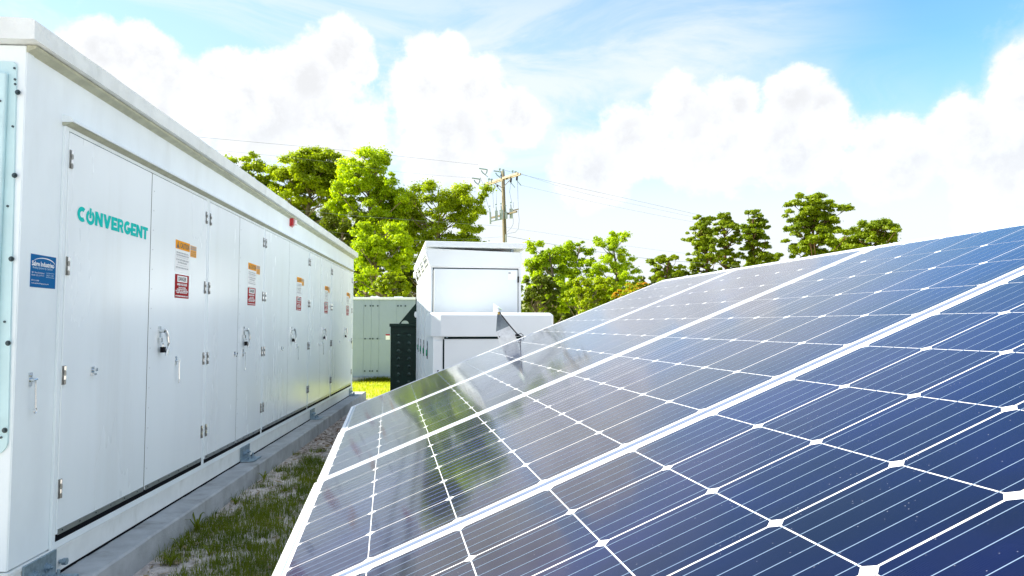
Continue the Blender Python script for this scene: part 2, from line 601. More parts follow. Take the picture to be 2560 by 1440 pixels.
pad = MB()
rr = random.Random(5)
ysn = [3.2 + i * (15.98 - 3.2) / 40 for i in range(41)]
ring_o = [(-2.075 + rr.uniform(-0.004, 0.004), y) for y in ysn]
for i in range(40):
    (xa, ya), (xb, yb) = ring_o[i], ring_o[i + 1]
    pad.add([(-5.0, ya, ZP), (xa - 0.012, ya, ZP), (xb - 0.012, yb, ZP), (-5.0, yb, ZP)], [(0, 1, 2, 3)])
    pad.add([(xa - 0.012, ya, ZP), (xa, ya, ZP - 0.012), (xb, yb, ZP - 0.012), (xb - 0.012, yb, ZP)], [(0, 1, 2, 3)])
    pad.add([(xa, ya, ZP - 0.012), (xa + 0.004, ya, -0.3), (xb + 0.004, yb, -0.3), (xb, yb, ZP - 0.012)], [(0, 1, 2, 3)])
ye = ysn[-1]
pad.add([(-5.0, ye, ZP), (ring_o[-1][0] - 0.012, ye, ZP), (ring_o[-1][0], ye, ZP - 0.012), (ring_o[-1][0] + .004, ye, -0.3), (-5.0, ye, -0.3)],
        [(0, 1, 2, 3, 4)])
y0 = ysn[0]
pad.add([(-5.0, y0, ZP), (ring_o[0][0] - 0.012, y0, ZP), (ring_o[0][0], y0, ZP - 0.012), (ring_o[0][0] + .004, y0, -0.3), (-5.0, y0, -0.3)],
        [(4, 3, 2, 1, 0)])
pad.add([(-5.0, y0, ZP), (-5.0, ye, ZP), (-5.0, ye, -0.3), (-5.0, y0, -0.3)], [(3, 2, 1, 0)])
pad.build('concrete_pad', 'concrete', kind='structure')

# ------------------------------------------------------------------ battery container
CO = Vector((-3.5, 9.65, ZP))
cont = thing('battery_container', 'long white steel battery container with ten doors on a low concrete pad',
             'container', CO)


def cpart(mb, name, mats, **k):
    return mb.build(name, mats, cont, off=CO, **k)


w = MB()
w.box(XB, XW, YN, YE, 0.33, 3.06)
cpart(w, 'wall', 'wall', bevel=0.006)
# corner flange strips with a slightly raised edge
w = MB()
w.box(XW, XW + 0.004, YN + 0.003, YN + 0.062, 0.335, 3.055)
cpart(w, 'corner_strip', 'wall', bevel=0.002)
w = MB()
w.box(XW, XW + 0.004, YE - 0.065, YE - 0.003, 0.335, 3.055)
cpart(w, 'corner_strip', 'wall', bevel=0.002)
w = MB()
w.box(XB - 0.02, XF - 0.006, YN - 0.006, YE + 0.006, ZP + 0.012, 0.325)
w.box(XF - 0.006, XF - 0.002, YN, YE, 0.300, 0.320)
cpart(w, 'base_beam', 'beam', bevel=0.004)
w = MB()
w.box(XB + 0.05, XF - 0.03, YN + 0.02, YE - 0.02, ZP, ZP + 0.012)
cpart(w, 'base_shim', 'dark')
w = MB()
rr = random.Random(9)
for i in range(90):
    ya = YN + (YE - YN) * i / 90
    yb_ = YN + (YE - YN) * (i + 1) / 90 - 0.0005
    w.box(XF - 0.02, XF - 0.003 + rr.uniform(0, 0.006), ya, yb_, ZP + 0.0005, ZP + rr.uniform(0.009, 0.0125))
cpart(w, 'foot_sealant', 'dark')['kind'] = 'stuff'
# roof slab: uneven coated fascia, soffit and a trim fillet under it, eave shade in its colour
w = MB()
rr = random.Random(3)
n = 60
y0r, y1r = YN - 0.075, YE + 0.10
xo = -2.216
ring = []
for i in range(n + 1):
    y = y0r + (y1r - y0r) * i / n
    j = rr.uniform(-0.003, 0.003)
    ring.append([(xo - 0.02, y, 3.178 + j), (xo, y, 3.168 + j), (xo + rr.uniform(-.002, .002), y, 3.068 + rr.uniform(-.001, .001)),
                 (xo - 0.03, y, 3.066), (XB - 0.05, y, 3.062), (XB - 0.05, y, 3.19), (XB + 1.2, y, 3.21)])
k = 7
base_i = len(w.v)
for rg in ring:
    w.v += [Vector(p) for p in rg]
for i in range(n):
    for j in range(k):
        j2 = (j + 1) % k
        w.f.append([base_i + i * k + j, base_i + i * k + j2, base_i + (i + 1) * k + j2, base_i + (i + 1) * k + j])
        w.m.append(0)
w.f += [[base_i + j for j in range(k)], [base_i + n * k + j for j in range(k)][::-1]]
w.m += [0, 0]
cpart(w, 'roof', 'roof')
w = MB()
w.prism([(XW, YN, 3.062), (XW + 0.050, YN, 3.062), (XW + 0.046, YN, 3.046), (XW + 0.012, YN, 3.030), (XW, YN, 3.022)],
        (0, YE - YN, 0))
cpart(w, 'eave_trim', 'shaded_olive', bevel=0.002)
# door frame (slightly proud of the wall), with posts between the bays
FY0, FY1 = 4.247, 15.16
FZ0, FZ1 = 0.322, 2.735
BAYS = [(4.282, 5.402, 6.552), (6.616, 7.502, 8.412), (8.468, 9.643, 10.872), (10.918, 11.787, 12.730),
        (12.790, 13.961, 15.128)]
w = MB()
w.box(XW, XF, FY0, BAYS[0][0], FZ0, FZ1)
w.box(XW, XF, BAYS[-1][2], FY1, FZ0, FZ1)
w.box(XW, XF, BAYS[0][0], BAYS[-1][2], FZ0, 0.362)
w.box(XW, XF, BAYS[0][0], BAYS[-1][2], 2.712, FZ1)
cpart(w, 'door_frame', 'wall', bevel=0.002)
for i in range(4):
    w = MB()
    w.box(XW, XF + 0.001, BAYS[i][2], BAYS[i + 1][0], 0.362, 2.712)
    w.box(XF + 0.001, XF + 0.003, BAYS[i][2] + 0.024, BAYS[i + 1][0] - 0.024, 0.366, 2.708)
    cpart(w, 'post', 'wall', bevel=0.002)
# dark cavity seen through the seams and below the doors
XD = XF + 0.004
for a, b, c in BAYS:
    w = MB()
    w.box(XW + 0.0005, XW + 0.002, a, c, 0.362, 2.712)
    cpart(w, 'door_gap', 'dark')
    w = MB()
    w.box(XW + 0.003, XD - 0.0012, b - 0.0042, b + 0.0042, 0.400, 2.709)
    cpart(w, 'door_seal', 'dark')
    w = MB()
    w.box(XW + 0.003, XF + 0.0015, a, c, 0.3635, 0.3975)
    cpart(w, 'threshold_seal', 'dark')
# drip cap over the doors: rounded, sloping outwards
w = MB()
prof = [(XW, 2.796), (XW + 0.030, 2.790), (XW + 0.056, 2.776), (XW + 0.062, 2.764), (XW + 0.061, 2.755), (XW, 2.753)]
w.prism([(x, FY0 - 0.012, z) for x, z in prof], (0, FY1 - FY0 + 0.02, 0))
cpart(w, 'drip_cap', 'wall', smooth=False)
w = MB()
w.prism([(XW, FY0 - 0.008, 2.752), (XW + 0.056, FY0 - 0.008, 2.752), (XF + 0.005, FY0 - 0.008, 2.7365), (XW, FY0 - 0.008, 2.7365)],
        (0, FY1 - FY0 + 0.012, 0))
cpart(w, 'drip_cap_soffit', 'shaded_olive', smooth=False)  # grass light from below painted as an olive underside


# sub-part meshes that are shared by every door
def hinge_mesh():
    h = MB()
    h.box(0, 0.004, -0.017, 0.017, -0.054, 0.054)
    for q in range(4):
        z0 = -0.052 + q * 0.027
        h.tube([(0.008, 0.0, z0), (0.008, 0.0, z0 + 0.023)], 0.0075, 8, q % 2)
    return h.mesh('hinge', ['hinge', 'chrome'])


def handle_mesh():
    h = MB()
    h.box(0, 0.012, -0.016, 0.016, -0.045, 0.045)            # escutcheon
    h.tube([(0.01, 0, 0.01), (0.045, 0, 0.012)], 0.016, 10)
    pts = [(0.040, 0.0, 0.020), (0.046, 0.012, 0.010), (0.052, 0.035, -0.030), (0.056, 0.046, -0.080),
           (0.054, 0.040, -0.130), (0.050, 0.024, -0.175)]
    h.tube(pts, 0.013, 8, 0, 0.009)
    h.box(0.006, 0.026, -0.012, 0.020, -0.075, -0.044)
    return h.mesh('handle', ['chrome'])


def padlock_mesh():
    h = MB()
    h.box(0.008, 0.034, -0.008, 0.034, -0.036, 0.006)
    h.tube([(0.02, 0.002, 0.004), (0.02, 0.003, 0.026), (0.02, 0.013, 0.034), (0.02, 0.023, 0.026), (0.02, 0.024, 0.004)],
           0.0035, 6, 1)
    return h.mesh('padlock', ['black', 'chrome'])


def hook_mesh():
    h = MB()
    h.box(0, 0.006, -0.014, 0.014, -0.034, 0.040)
    h.tube([(0.004, 0, 0.026), (0.012, 0, 0.026)], 0.007, 8)
    h.tube([(0.004, 0, 0.0), (0.030, 0, 0.0)], 0.010, 8)
    h.tube([(0.026, -0.012, 0.0), (0.026, 0.020, 0.004)], 0.006, 8)
    h.tube([(0.026, 0.006, -0.004), (0.026, 0.014, -0.150)], 0.0055, 6)
    ring = [(0.026, 0.015 + 0.013 * math.sin(a), -0.163 + 0.013 * math.cos(a)) for a in [2 * math.pi * i / 12 for i in range(13)]]
    h.tube(ring, 0.0035, 6, cap=False)
    return h.mesh('hold_open_hook', ['chrome'])


def catch_mesh():
    h = MB()
    h.box(0, 0.006, -0.018, 0.018, -0.026, 0.026)
    h.tube([(0.004, 0.0, 0.004), (0.026, 0.0, 0.004)], 0.008, 8)
    h.box(0.02, 0.030, -0.012, 0.014, -0.002, 0.016)
    h.box(0.0, 0.022, -0.014, 0.018, -0.026, -0.014)
    return h.mesh('catch', ['chrome'])


def caution_mesh():
    h = MB()
    h.box(0, 0.0012, 0, 0.296, -0.252, 0, 0)
    h.box(0.0012, 0.0020, 0.0, 0.296, -0.070, 0.0, 1)
    h.add([(0.0024, 0.020, -0.062), (0.0024, 0.078, -0.062), (0.0024, 0.049, -0.008)], [(0, 1, 2)], 2)
    h.box(0.0024, 0.0028, 0.046, 0.052, -0.044, -0.024, 1)
    h.box(0.0024, 0.0028, 0.046, 0.052, -0.054, -0.049, 1)
    put_text(h, 'CAUTION', 0.06, 0.188, -0.036, 0.0026, 2, width=0.19, bold=0.0012, height=0.044)
    for s, z, sz in (('THIS AREA IS PROTECTED BY A', -0.098, 0.014), ('CO2 FIRE EXTINGUISHING SYSTEM', -0.118, 0.014),
                     ('DO NOT ENTER AREA DURING', -0.155, 0.016), ('OR AFTER DISCHARGE', -0.177, 0.016),
                     ('KEEP DOOR CLOSED AT ALL TIMES', -0.218, 0.014)):
        put_text(h, s, sz, 0.148, z, 0.0020, 3, width=(0.26 if len(s) > 20 else 0.19), bold=0.0006)
    for z in (-0.134, -0.198):
        h.box(0.0014, 0.0020, 0.03, 0.27, z - 0.001, z + 0.001, 3)
    return h.mesh('caution_label', ['swhite', 'sorange', 'sblack', 'sgrey'])


def notice_mesh():
    h = MB()
    h.box(0, 0.0012, 0, 0.135, -0.096, 0, 0)
    h.box(0.0014, 0.0018, 0.006, 0.129, -0.036, -0.006, 2)
    put_text(h, 'WARNING', 0.02, 0.0675, -0.021, 0.0022, 0, width=0.10, bold=0.0006)
    for s, z in (('ARC FLASH AND', -0.052), ('SHOCK HAZARD', -0.068), ('PPE REQUIRED', -0.084)):
        put_text(h, s, 0.011, 0.0675, z, 0.0018, 1, width=0.10)
    return h.mesh('notice_label', ['sorange2', 'sblack', 'sgrey'])


def danger_mesh():
    h = MB()
    h.box(0, 0.0014, 0, 0.290, -0.190, 0, 0)
    h.box(0.0018, 0.0022, 0.045, 0.250, -0.060, -0.010, 1)
    put_text(h, 'DANGER', 0.04, 0.1475, -0.035, 0.0028, 2, width=0.165, bold=0.0014, height=0.034)
    put_text(h, 'HIGH VOLTAGE', 0.026, 0.145, -0.080, 0.0022, 1, width=0.20, bold=0.0012, height=0.019)
    for s, z, wd in (('THIS UNIT CONTAINS', -0.105, 0.15), ('DANGEROUS VOLTAGES. DO', -0.119, 0.21),
                     ('NOT OPEN. CAN CAUSE SEVERE', -0.133, 0.26), ('INJURY ELECTRIC SHOCK', -0.147, 0.22),
                     ('AUTHORIZED PERSONNEL ONLY', -0.174, 0.27)):
        put_text(h, s, 0.013, 0.145, z, 0.0022, 1, width=wd, bold=0.0007)
    return h.mesh('danger_label', ['sred', 'swhite', 'sblack'])


HM, HAM, PM, HKM, CM = hinge_mesh(), handle_mesh(), padlock_mesh(), hook_mesh(), catch_mesh()
CAM_, NOM, DAM = caution_mesh(), notice_mesh(), danger_mesh()
HZ = (2.550, 1.926, 1.297, 0.655)
HANDLE_Y = {1: 5.585, 3: 7.68, 5: 9.80, 7: 11.98, 9: 14.17}
HOOK_Y = {1: 5.917, 3: 7.679, 5: 10.13, 7: 11.95, 9: 15.05}
CATCH_Y = {0: 4.62, 2: 7.406, 4: 9.278, 6: 11.671, 8: 13.618, 9: 14.88}
SIGN_Y = {1: 5.861, 3: 7.812, 5: 10.09, 7: 12.13, 9: 14.42}
XD = XF + 0.004
di = 0
for a, b, c in BAYS:
    for (y0, y1, hy) in ((a + 0.002, b - 0.004, a + 0.006), (b + 0.004, c - 0.002, c - 0.006)):
        w = MB()
        w.box(XW + 0.003, XD, y0, y1, 0.402, 2.706)
        door = cpart(w, 'door', 'door', bevel=0.003)
        if di == 0:
            door['label'] = 'door with teal company lettering'

        def sub(name, me, y, z, x=XD, bevel=0):
            return link(name, me, door, Vector((x, y, z)) - CO, bevel)
        # brush strip and rivets along the foot
        s = MB()
        s.box(XD, XD + 0.003, y0 + 0.01, y1 - 0.01, 0.398, 0.430, 0)
        q = y0 + 0.05
        while q < y1:
            s.box(XD + 0.003, XD + 0.006, q, q + 0.008, 0.412, 0.420, 1)
            q += 0.19
        s.build('kick_strip', ['alu', 'bolt'], door, off=CO)
        # rivets down the closing edge of the right-hand leaf
        if di % 2 == 1:
            s = MB()
            z = 0.55
            while z < 2.65:
                s.tube([(XD, y0 + 0.035, z), (XD + 0.002, y0 + 0.035, z)], 0.004, 6)
                z += 0.145
            s.build('rivet_row', ['alu'], door, off=CO)['kind'] = 'stuff'
        hyy = hy - 0.014 if di % 2 == 1 else hy + 0.014
        for z in HZ:
            sub('hinge', HM, hyy, z)
        if di in HANDLE_Y:
            sub('handle', HAM, HANDLE_Y[di], 1.535)
            sub('padlock', PM, HANDLE_Y[di] + 0.002, 1.418, XD + 0.008)
            sub('hold_open_hook', HKM, HOOK_Y[di], 1.305)
            jr = random.Random(di * 7 + 1)
            for nm_, me_, yy_, zz_ in (('caution_label', CAM_, SIGN_Y[di], 2.270), ('notice_label', NOM, SIGN_Y[di] + 0.312, 2.266),
                                       ('danger_label', DAM, SIGN_Y[di], 2.001)):
                so = sub(nm_, me_, yy_ + jr.uniform(-.004, .004), zz_ + jr.uniform(-.004, .004), XD + 0.0004)
                so.rotation_euler = (R(jr.uniform(-0.8, 0.8)), 0, 0)
        if di in CATCH_Y:
            sub('catch', CM, CATCH_Y[di], 1.303)
        if di == 0:
            # company lettering
            L = MB()
            y = 4.392
            zt, zb = 2.292, 2.207
            zc = (zt + zb) / 2
            H = 0.088
            widths = {'C': .092, 'O': .102, 'N': .096, 'V': .100, 'E': .078, 'R': .088, 'G': .094, 'T': .082}
            gap = 0.0055
            XL = XD + 0.0015

            def ringarc(cy, wd, hh, d0, d1, inner, N=20, cz=0.0):
                vs, fs = [], []
                for i in range(N + 1):
                    t = R(d0 + (d1 - d0) * i / N)
                    for rad in (1.0, inner):
                        vs.append((XL, cy + math.cos(t) * wd / 2 * rad, zc + cz + math.sin(t) * hh / 2 * rad))
                for i in range(N):
                    fs.append((2 * i, 2 * i + 2, 2 * i + 3, 2 * i + 1))
                L.add(vs, fs, 0)

            def poly(y, wd, *polys):
                for qi, pg in enumerate(polys):
                    L.add([(XL + 0.0002 + 0.0002 * qi, y + u * wd, zc - H / 2 + v * H) for u, v in pg], [tuple(range(len(pg)))], 0)

            def rect(u0, v0, u1, v1):
                return [(u0, v0), (u1, v0), (u1, v1), (u0, v1)]
            for ch in 'CONVERGENT':
                wd = widths[ch]
                if ch == 'O':
                    ringarc(y + wd / 2, wd, H * 1.06, 118, 422, 0.50, 30, -0.004)
                    poly(y, wd, rect(0.39, 0.40, 0.61, 1.10))
                elif ch == 'C':
                    ringarc(y + wd * 0.56, wd * 1.15, H * 1.04, 52, 308, 0.42)
                elif ch == 'G':
                    ringarc(y + wd * 0.53, wd * 1.08, H * 1.04, 52, 345, 0.42)
                    poly(y, wd, rect(0.52, 0.32, 1.06, 0.56))
                elif ch == 'N':
                    poly(y, wd, rect(0, 0, 0.32, 1), rect(0.68, 0, 1, 1), [(0, 1), (0.68, 0), (1, 0), (0.32, 1)])
                elif ch == 'V':
                    poly(y, wd, [(0, 1), (0.34, 1), (0.66, 0), (0.34, 0)], [(0.66, 1), (1, 1), (0.66, 0), (0.40, 0.22)])
                elif ch == 'E':
                    poly(y, wd, rect(0, 0, 0.42, 1), rect(0.42, 0, 1, 0.26), rect(0.42, 0.38, 0.9, 0.62), rect(0.42, 0.74, 1, 1))
                elif ch == 'R':
                    poly(y, wd, rect(0, 0, 0.34, 1), rect(0.34, 0.76, 0.62, 1), rect(0.34, 0.36, 0.62, 0.58),
                         [(0.45, 0.38), (0.75, 0.42), (1.0, 0), (0.66, 0)])
                    vs, fs = [], []
                    for i in range(11):
                        t = R(90 - 180 * i / 10)
                        for ru, rv in ((0.34, 0.32), (0.08, 0.09)):
                            vs.append((XL, y + wd * (0.60 + ru * math.cos(t)), zc - H / 2 + H * (0.68 + rv * math.sin(t))))
                    for i in range(10):
                        fs.append((2 * i, 2 * i + 1, 2 * i + 3, 2 * i + 2))
                    L.add(vs, fs, 0)
                elif ch == 'T':
                    poly(y, wd, rect(0, 0.74, 1, 1), rect(0.31, 0, 0.69, 0.74))
                y += wd + gap
            L.build('company_lettering', ['logo'], door, off=CO)
        di += 1

# hook on the wall beside the first door, maker's plate, alarm
link('hold_open_hook', HKM, cont, Vector((XW, 4.016, 1.290)) - CO)
w = MB()
PY0, PY1, PZ0, PZ1 = 3.985, 4.222, 1.788, 1.966
XP = XW + 0.002
w.box(XW, XP, PY0, PY1, PZ0, PZ1, 0)
put_text(w, 'Sabre Industries', 0.03, 4.096, 1.917, XP + 0.0006, 1, width=0.205, bold=0.0009, height=0.027)
put_text(w, 'Building Systems by CellXion', 0.016, 4.096, 1.893, XP + 0.0006, 2, width=0.185)
arc = []
for i in range(17):
    t = R(165) - R(200) * i / 16
    arc.append((4.106 + 0.105 * math.cos(t), 1.918 + 0.030 * math.sin(t)))
for i in range(16):
    (ya, za), (yb, zb_) = arc[i], arc[i + 1]
    th = 0.0045 * math.sin(math.pi * (i + 0.7) / 17.5) + 0.0008
    w.add([(XP + 0.0008, ya, za), (XP + 0.0008, yb, zb_), (XP + 0.0008, yb, zb_ + th), (XP + 0.0008, ya, za + th)], [(0, 1, 2, 3)], 1)
put_text(w, '5811 Shane Drive Road', 0.012, 4.052, 1.868, XP + 0.0006, 1, width=0.115)
put_text(w, 'Bossier City, LA 71111', 0.012, 4.052, 1.853, XP + 0.0006, 1, width=0.112)
put_text(w, 'SHOT 1135', 0.014, 4.166, 1.859, XP + 0.0006, 2, width=0.068)
for z in (1.848, 1.872):
    w.box(XP, XP + 0.0006, 4.128, 4.208, z - 0.0008, z + 0.0008, 2)
put_text(w, '877-213-2980', 0.011, 4.028, 1.825, XP + 0.0006, 1, width=0.068)
put_text(w, 'www.sabrebuildingsystems.com', 0.011, 4.075, 1.809, XP + 0.0006, 1, width=0.16)
o = w.build('maker_plate', ['sblue', 'swhite', 'slight'], cont, off=CO)
w = MB()
w.box(XW, XW + 0.018, 9.700, 9.845, 2.925, 3.045, 0)
w.box(XW + 0.018, XW + 0.045, 9.712, 9.800, 2.935, 3.035, 0)
w.tube([(XW + 0.018, 9.822, 2.945), (XW + 0.050, 9.822, 2.945)], 0.0, 3, 1)
w.box(XW + 0.045, XW + 0.070, 9.735, 9.830, 2.950, 3.022, 1)
cpart(w, 'alarm_strobe', ['red', 'lens'], bevel=0.006)

# hold-down brackets bolted to pad and beam
for yb in (3.985, 7.690, 11.130, 14.935):
    w = MB()
    w.box(XF - 0.002, XF + 0.010, yb, yb + 0.30, ZP + 0.004, 0.322, 0)
    w.prism([(XF + 0.010, yb, ZP + 0.004), (XF + 0.125, yb + 0.03, ZP + 0.004), (XF + 0.135, yb + 0.06, ZP + 0.004),
             (XF + 0.135, yb + 0.30, ZP + 0.004), (XF + 0.010, yb + 0.30, ZP + 0.004)], (0, 0, 0.012), 0)
    br = w.build('hold_down_bracket', ['galv'], cont, off=CO, bevel=0.001)
    for (yy, up) in ((yb + 0.09, 0), (yb + 0.21, 0)):
        b = MB()
        b.tube([(XF + 0.010, yy, 0.250), (XF + 0.016, yy, 0.250)], 0.026, 12)
        b.tube([(XF + 0.016, yy, 0.250), (XF + 0.032, yy, 0.250)], 0.018, 6)
        b.tube([(XF + 0.030, yy, 0.250), (XF + 0.045, yy, 0.250)], 0.009, 8)
        b.build('bolt', ['galv'], br, off=CO)
        b = MB()
        b.tube([(XF + 0.070, yy, 0.186), (XF + 0.070, yy, 0.191)], 0.028, 12)
        b.tube([(XF + 0.070, yy, 0.191), (XF + 0.070, yy, 0.208)], 0.018, 6)
        b.tube([(XF + 0.070, yy, 0.208), (XF + 0.070, yy, 0.238)], 0.009, 8)
        b.build('bolt', ['galv'], br, off=CO)
b = MB()
b.tube([(XF - 0.004, 4.345, 0.235), (XF + 0.012, 4.345, 0.235)], 0.012, 8)
b.tube([(XF + 0.012, 4.345, 0.235), (XF + 0.036, 4.345, 0.235)], 0.020, 6)
cpart(b, 'bolt', ['galv'])

# bolted cooling-unit cover on the near end
eu = MB()
yf = YN - 0.012
pts = [(-3.20, yf, 2.995), (-2.352, yf, 2.965), (-2.338, yf, 2.95), (-2.310, yf, 1.05)]
for i in range(9):
    t = R(90) * i / 8
    pts.append((-2.330 - 0.085 + 0.105 * math.cos(t), yf, 0.985 - 0.075 * math.sin(t)))
pts += [(-3.20, yf, 0.905)]
eu.prism(pts, (0, 0.012, 0))
ec = cpart(eu, 'end_cover', ['teal'], bevel=0.002)
w = MB()
w.box(-3.2, -2.372, yf - 0.030, yf, 1.0, 2.90)
w.build('cover_panel', ['teal'], ec, off=CO, bevel=0.008)
for z in (2.802, 2.362, 1.925, 1.490, 1.046):
    b = MB()
    b.tube([(-2.324, yf, z), (-2.324, yf - 0.004, z)], 0.0135, 14)
    b.tube([(-2.324, yf - 0.004, z), (-2.324, yf - 0.014, z)], 0.008, 6)
    b.build('bolt', ['bolt'], ec, off=CO)
for x, z in ((-2.345, 2.93), (-2.340, 2.87), (-2.392, 2.745), (-2.405, 2.66), (-2.338, 2.845), (-2.392, 2.24), (-2.345, 1.60), (-2.34, 1.01),
             (-2.398, 2.47), (-2.405, 1.25), (-2.342, 2.62), (-2.352, 2.20), (-2.40, 1.85)):
    b = MB()
    yq = yf - (0.030 if x < -2.372 else 0.0)
    b.tube([(x, yq, z), (x, yq - 0.006, z)], 0.006, 8)
    b.build('screw', ['bolt'], ec, off=CO)
w = MB()
w.box(-2.47, -2.418, YN - 0.004, YN, 0.700, 0.875, 0)
cpart(w, 'yellow_tag', ['yellow'])

# ------------------------------------------------------------------ solar panels
O = Vector((-0.39841, 2.20755, 1.11604))
U = Vector((0.925085, 0.092814, 0.368243)).normalized()
V = Vector((-0.101197, 0.994860, 0.003474))
V = (V - U * U.dot(V)).normalized()
Nn = U.cross(V).normalized()
RM = Matrix((U, V, Nn)).transposed()
ROT = RM.to_euler()
CU, CV = 0.16563, 0.1585
NU = 12
LU = NU * CU
fu0, fu1 = -0.030, LU + 0.031
fv = 0.492


def cell_mesh():
    a, b, c = CU / 2 - 0.0010, CV / 2 - 0.0016, 0.0092
    pts = [(-a + c, -b), (a - c, -b), (a, -b + c), (a, b - c), (a - c, b), (-a + c, b), (-a, b - c), (-a, -b + c)]
    h = MB()
    h.prism([(x, y, 0.0) for x, y in pts], (0, 0, 0.0003))
    return h.mesh('cell', ['cell'])


CELL = cell_mesh()
fm = MB()
lip = 0.0100
for (x0, x1, y0, y1) in ((fu0, fu1, -fv, -fv + lip), (fu0, fu1, fv - lip, fv)):
    fm.box(x0, x1, y0, y1, -0.038, 0.0022)
for (x0, x1) in ((fu0, fu0 + lip + 0.004), (fu1 - lip - 0.004, fu1)):
    fm.box(x0, x1, -fv + lip, fv - lip, -0.038, 0.0021)
for x0 in (fu0 - 0.002,):
    fm.box(x0, x0 + 0.002, -fv, fv, -0.030, -0.006)
FRAME = fm.mesh('frame', ['frame'])
bk = MB()
bk.box(fu0 + 0.014, fu1 - 0.014, -fv + 0.010, fv - 0.010, -0.005, 0.00005)
BACK = bk.mesh('backsheet', ['backsheet'])
bb = MB()
for k in range(6):
    vc = (k - 2.5) * CV
    for q in range(5):
        y = vc + (q - 2) * CV / 5.0
        bb.box(-0.004, LU + 0.004, y - 0.00050, y + 0.00050, 0.0001, 0.00050)
for x in (-0.010, LU + 0.010):
    bb.box(x - 0.0025, x + 0.0025, -0.45, 0.45, 0.0, 0.0002)
BUSB = bb.mesh('busbar', ['ribbon'])

PAN = [(-2.4835, -0.012, 'solar panel nearest the camera, mostly out of frame at the bottom right'),
       (-1.4805, -0.012, 'deep blue solar panel filling the lower right foreground, nearest in view'),
       (-0.4775, -0.011, 'solar panel second from the front, its lower corner reflecting dark green'),
       (0.5255, -0.005, 'solar panel third from the front, washed pale by reflected sky'),
       (1.5285, 0.0, 'farthest solar panel of the tilted row, beside the metal sensor bracket')]
for vi, (vc, du, lab) in enumerate(PAN):
    root = thing('solar_panel', lab, 'solar panel', O + V * vc + U * du, ROT, 'solar panels mounted side by side on the tilted rack')
    link('frame', FRAME, root, bevel=0.0008)
    link('backsheet', BACK, root)
    for i in range(NU):
        for k in range(6):
            o = link('cell', CELL, root, ((i + 0.5) * CU, (k - 2.5) * CV, 0))
    link('busbar', BUSB, root, kind='stuff')
    if vi == 2:
        s = MB()
        s.box(1.932, 1.985, 0.452, 0.461, 0.0006, 0.0010)
        s.build('serial_label', ['swhite'], root)

# bird dropping and two dry seeds on the glass are parts of the dirt of the panel surface
rk = thing('panel_rack', 'galvanised steel rack of rails and posts under the tilted solar panels', 'rack', O * 1.0, ROT)
for x in (0.45, 1.55):
    s = MB()
    s.box(x - 0.02, x + 0.02, -2.95, 2.12, -0.085, -0.0395)
    s.build('rail', ['galv'], rk, bevel=0.002)
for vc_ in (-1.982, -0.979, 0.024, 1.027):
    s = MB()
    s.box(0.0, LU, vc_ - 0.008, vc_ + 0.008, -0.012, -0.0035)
    s.build('seam_shade_strip', ['strip'], rk)  # added strip standing in for the shade between panel frames
for v_ in (-2.2, -0.2, 1.75):
    for u_, nm in ((0.45, 'post'), (1.55, 'post')):
        p = O + U * u_ + V * v_ + Nn * -0.085
        s = MB()
        s.box(p.x - 0.03, p.x + 0.03, p.y - 0.03, p.y + 0.03, -0.2, p.z - 0.010)
        me = s.mesh('post', ['galv'])
        o = link(nm, me, rk)
        o.matrix_parent_inverse = (Matrix.Translation(O) @ RM.to_4x4()).inverted()

# ------------------------------------------------------------------ sensor bracket at the far end of the row
bp = O + V * 2.10
br = thing('sensor_bracket', 'bent steel plate bracket with a small sensor and black cable at the far panel end',
           'bracket', O + U * 0.66 + V * 2.09)
bo = Vector(br.location)


def vp(px, py, dv=0.0):
    """point on the upright plane just beyond the far end of the panel row"""
    P0 = O + V * (2.105 + dv)
    d = look(px, py)
    s_ = (P0 - CAM).dot(V) / d.dot(V)
    return CAM + d * s_


s = MB()
lo = [vp(1240, 829), vp(1273, 815), vp(1312, 880), vp(1265, 900)]
s.prism(lo, V * 0.004)
s.build('lower_plate', ['plate_lit'], br, off=bo, bevel=0.0008)
s = MB()
hi_ = [vp(1240, 829), vp(1273, 815), vp(1249, 785, -0.035), vp(1243, 785, -0.035)]
s.prism(hi_, V * 0.004)
s.build('upper_plate', ['plate'], br, off=bo, bevel=0.0008)
s = MB()
hp = vp(1249, 842, -0.003)
s.tube([hp, hp + V * 0.002], 0.0035, 10)
s.build('plate_hole', ['black'], br, off=bo)
s = MB()
t0, t1, t2 = vp(1234, 758, -0.02), vp(1256, 774, -0.05), vp(1233, 783, 0.0)
s.prism([t0, t1, t2], V * 0.006)
s.build('sensor_plate', ['sensor'], br, off=bo, bevel=0.001)
s = MB()
c0 = vp(1242, 770, -0.04)
c1 = vp(1246, 781, -0.05)
s.tube([c0, c1], 0.012, 12, 0)
s.tube([c1, c1 + (c1 - c0) * 0.45], 0.007, 10, 1)
s.build('sensor_head', ['swhite', 'brass'], br, off=bo)
s = MB()
q = [vp(1248, 778, -0.05), vp(1253, 787, -0.05), vp(1268, 806, -0.04), vp(1283, 824, -0.03), vp(1293, 835, -0.02), vp(1303, 842, -0.02),
     vp(1312, 846, 0.01)]
s.tube(q, 0.0042, 8)
q = [vp(1296, 836, -0.02), vp(1302, 833, -0.02), vp(1308, 838, 0.0), vp(1306, 846, 0.01)]
s.tube(q, 0.0022, 6)
s.build('cable', ['cable'], br, off=bo)
s = MB()
k0 = vp(1288, 838, -0.02)
s.box(k0.x, k0.x + 0.024, k0.y - 0.008, k0.y + 0.008, k0.z - 0.006, k0.z + 0.006)
s.build('cable_clamp', ['black'], br, off=bo, bevel=0.001)

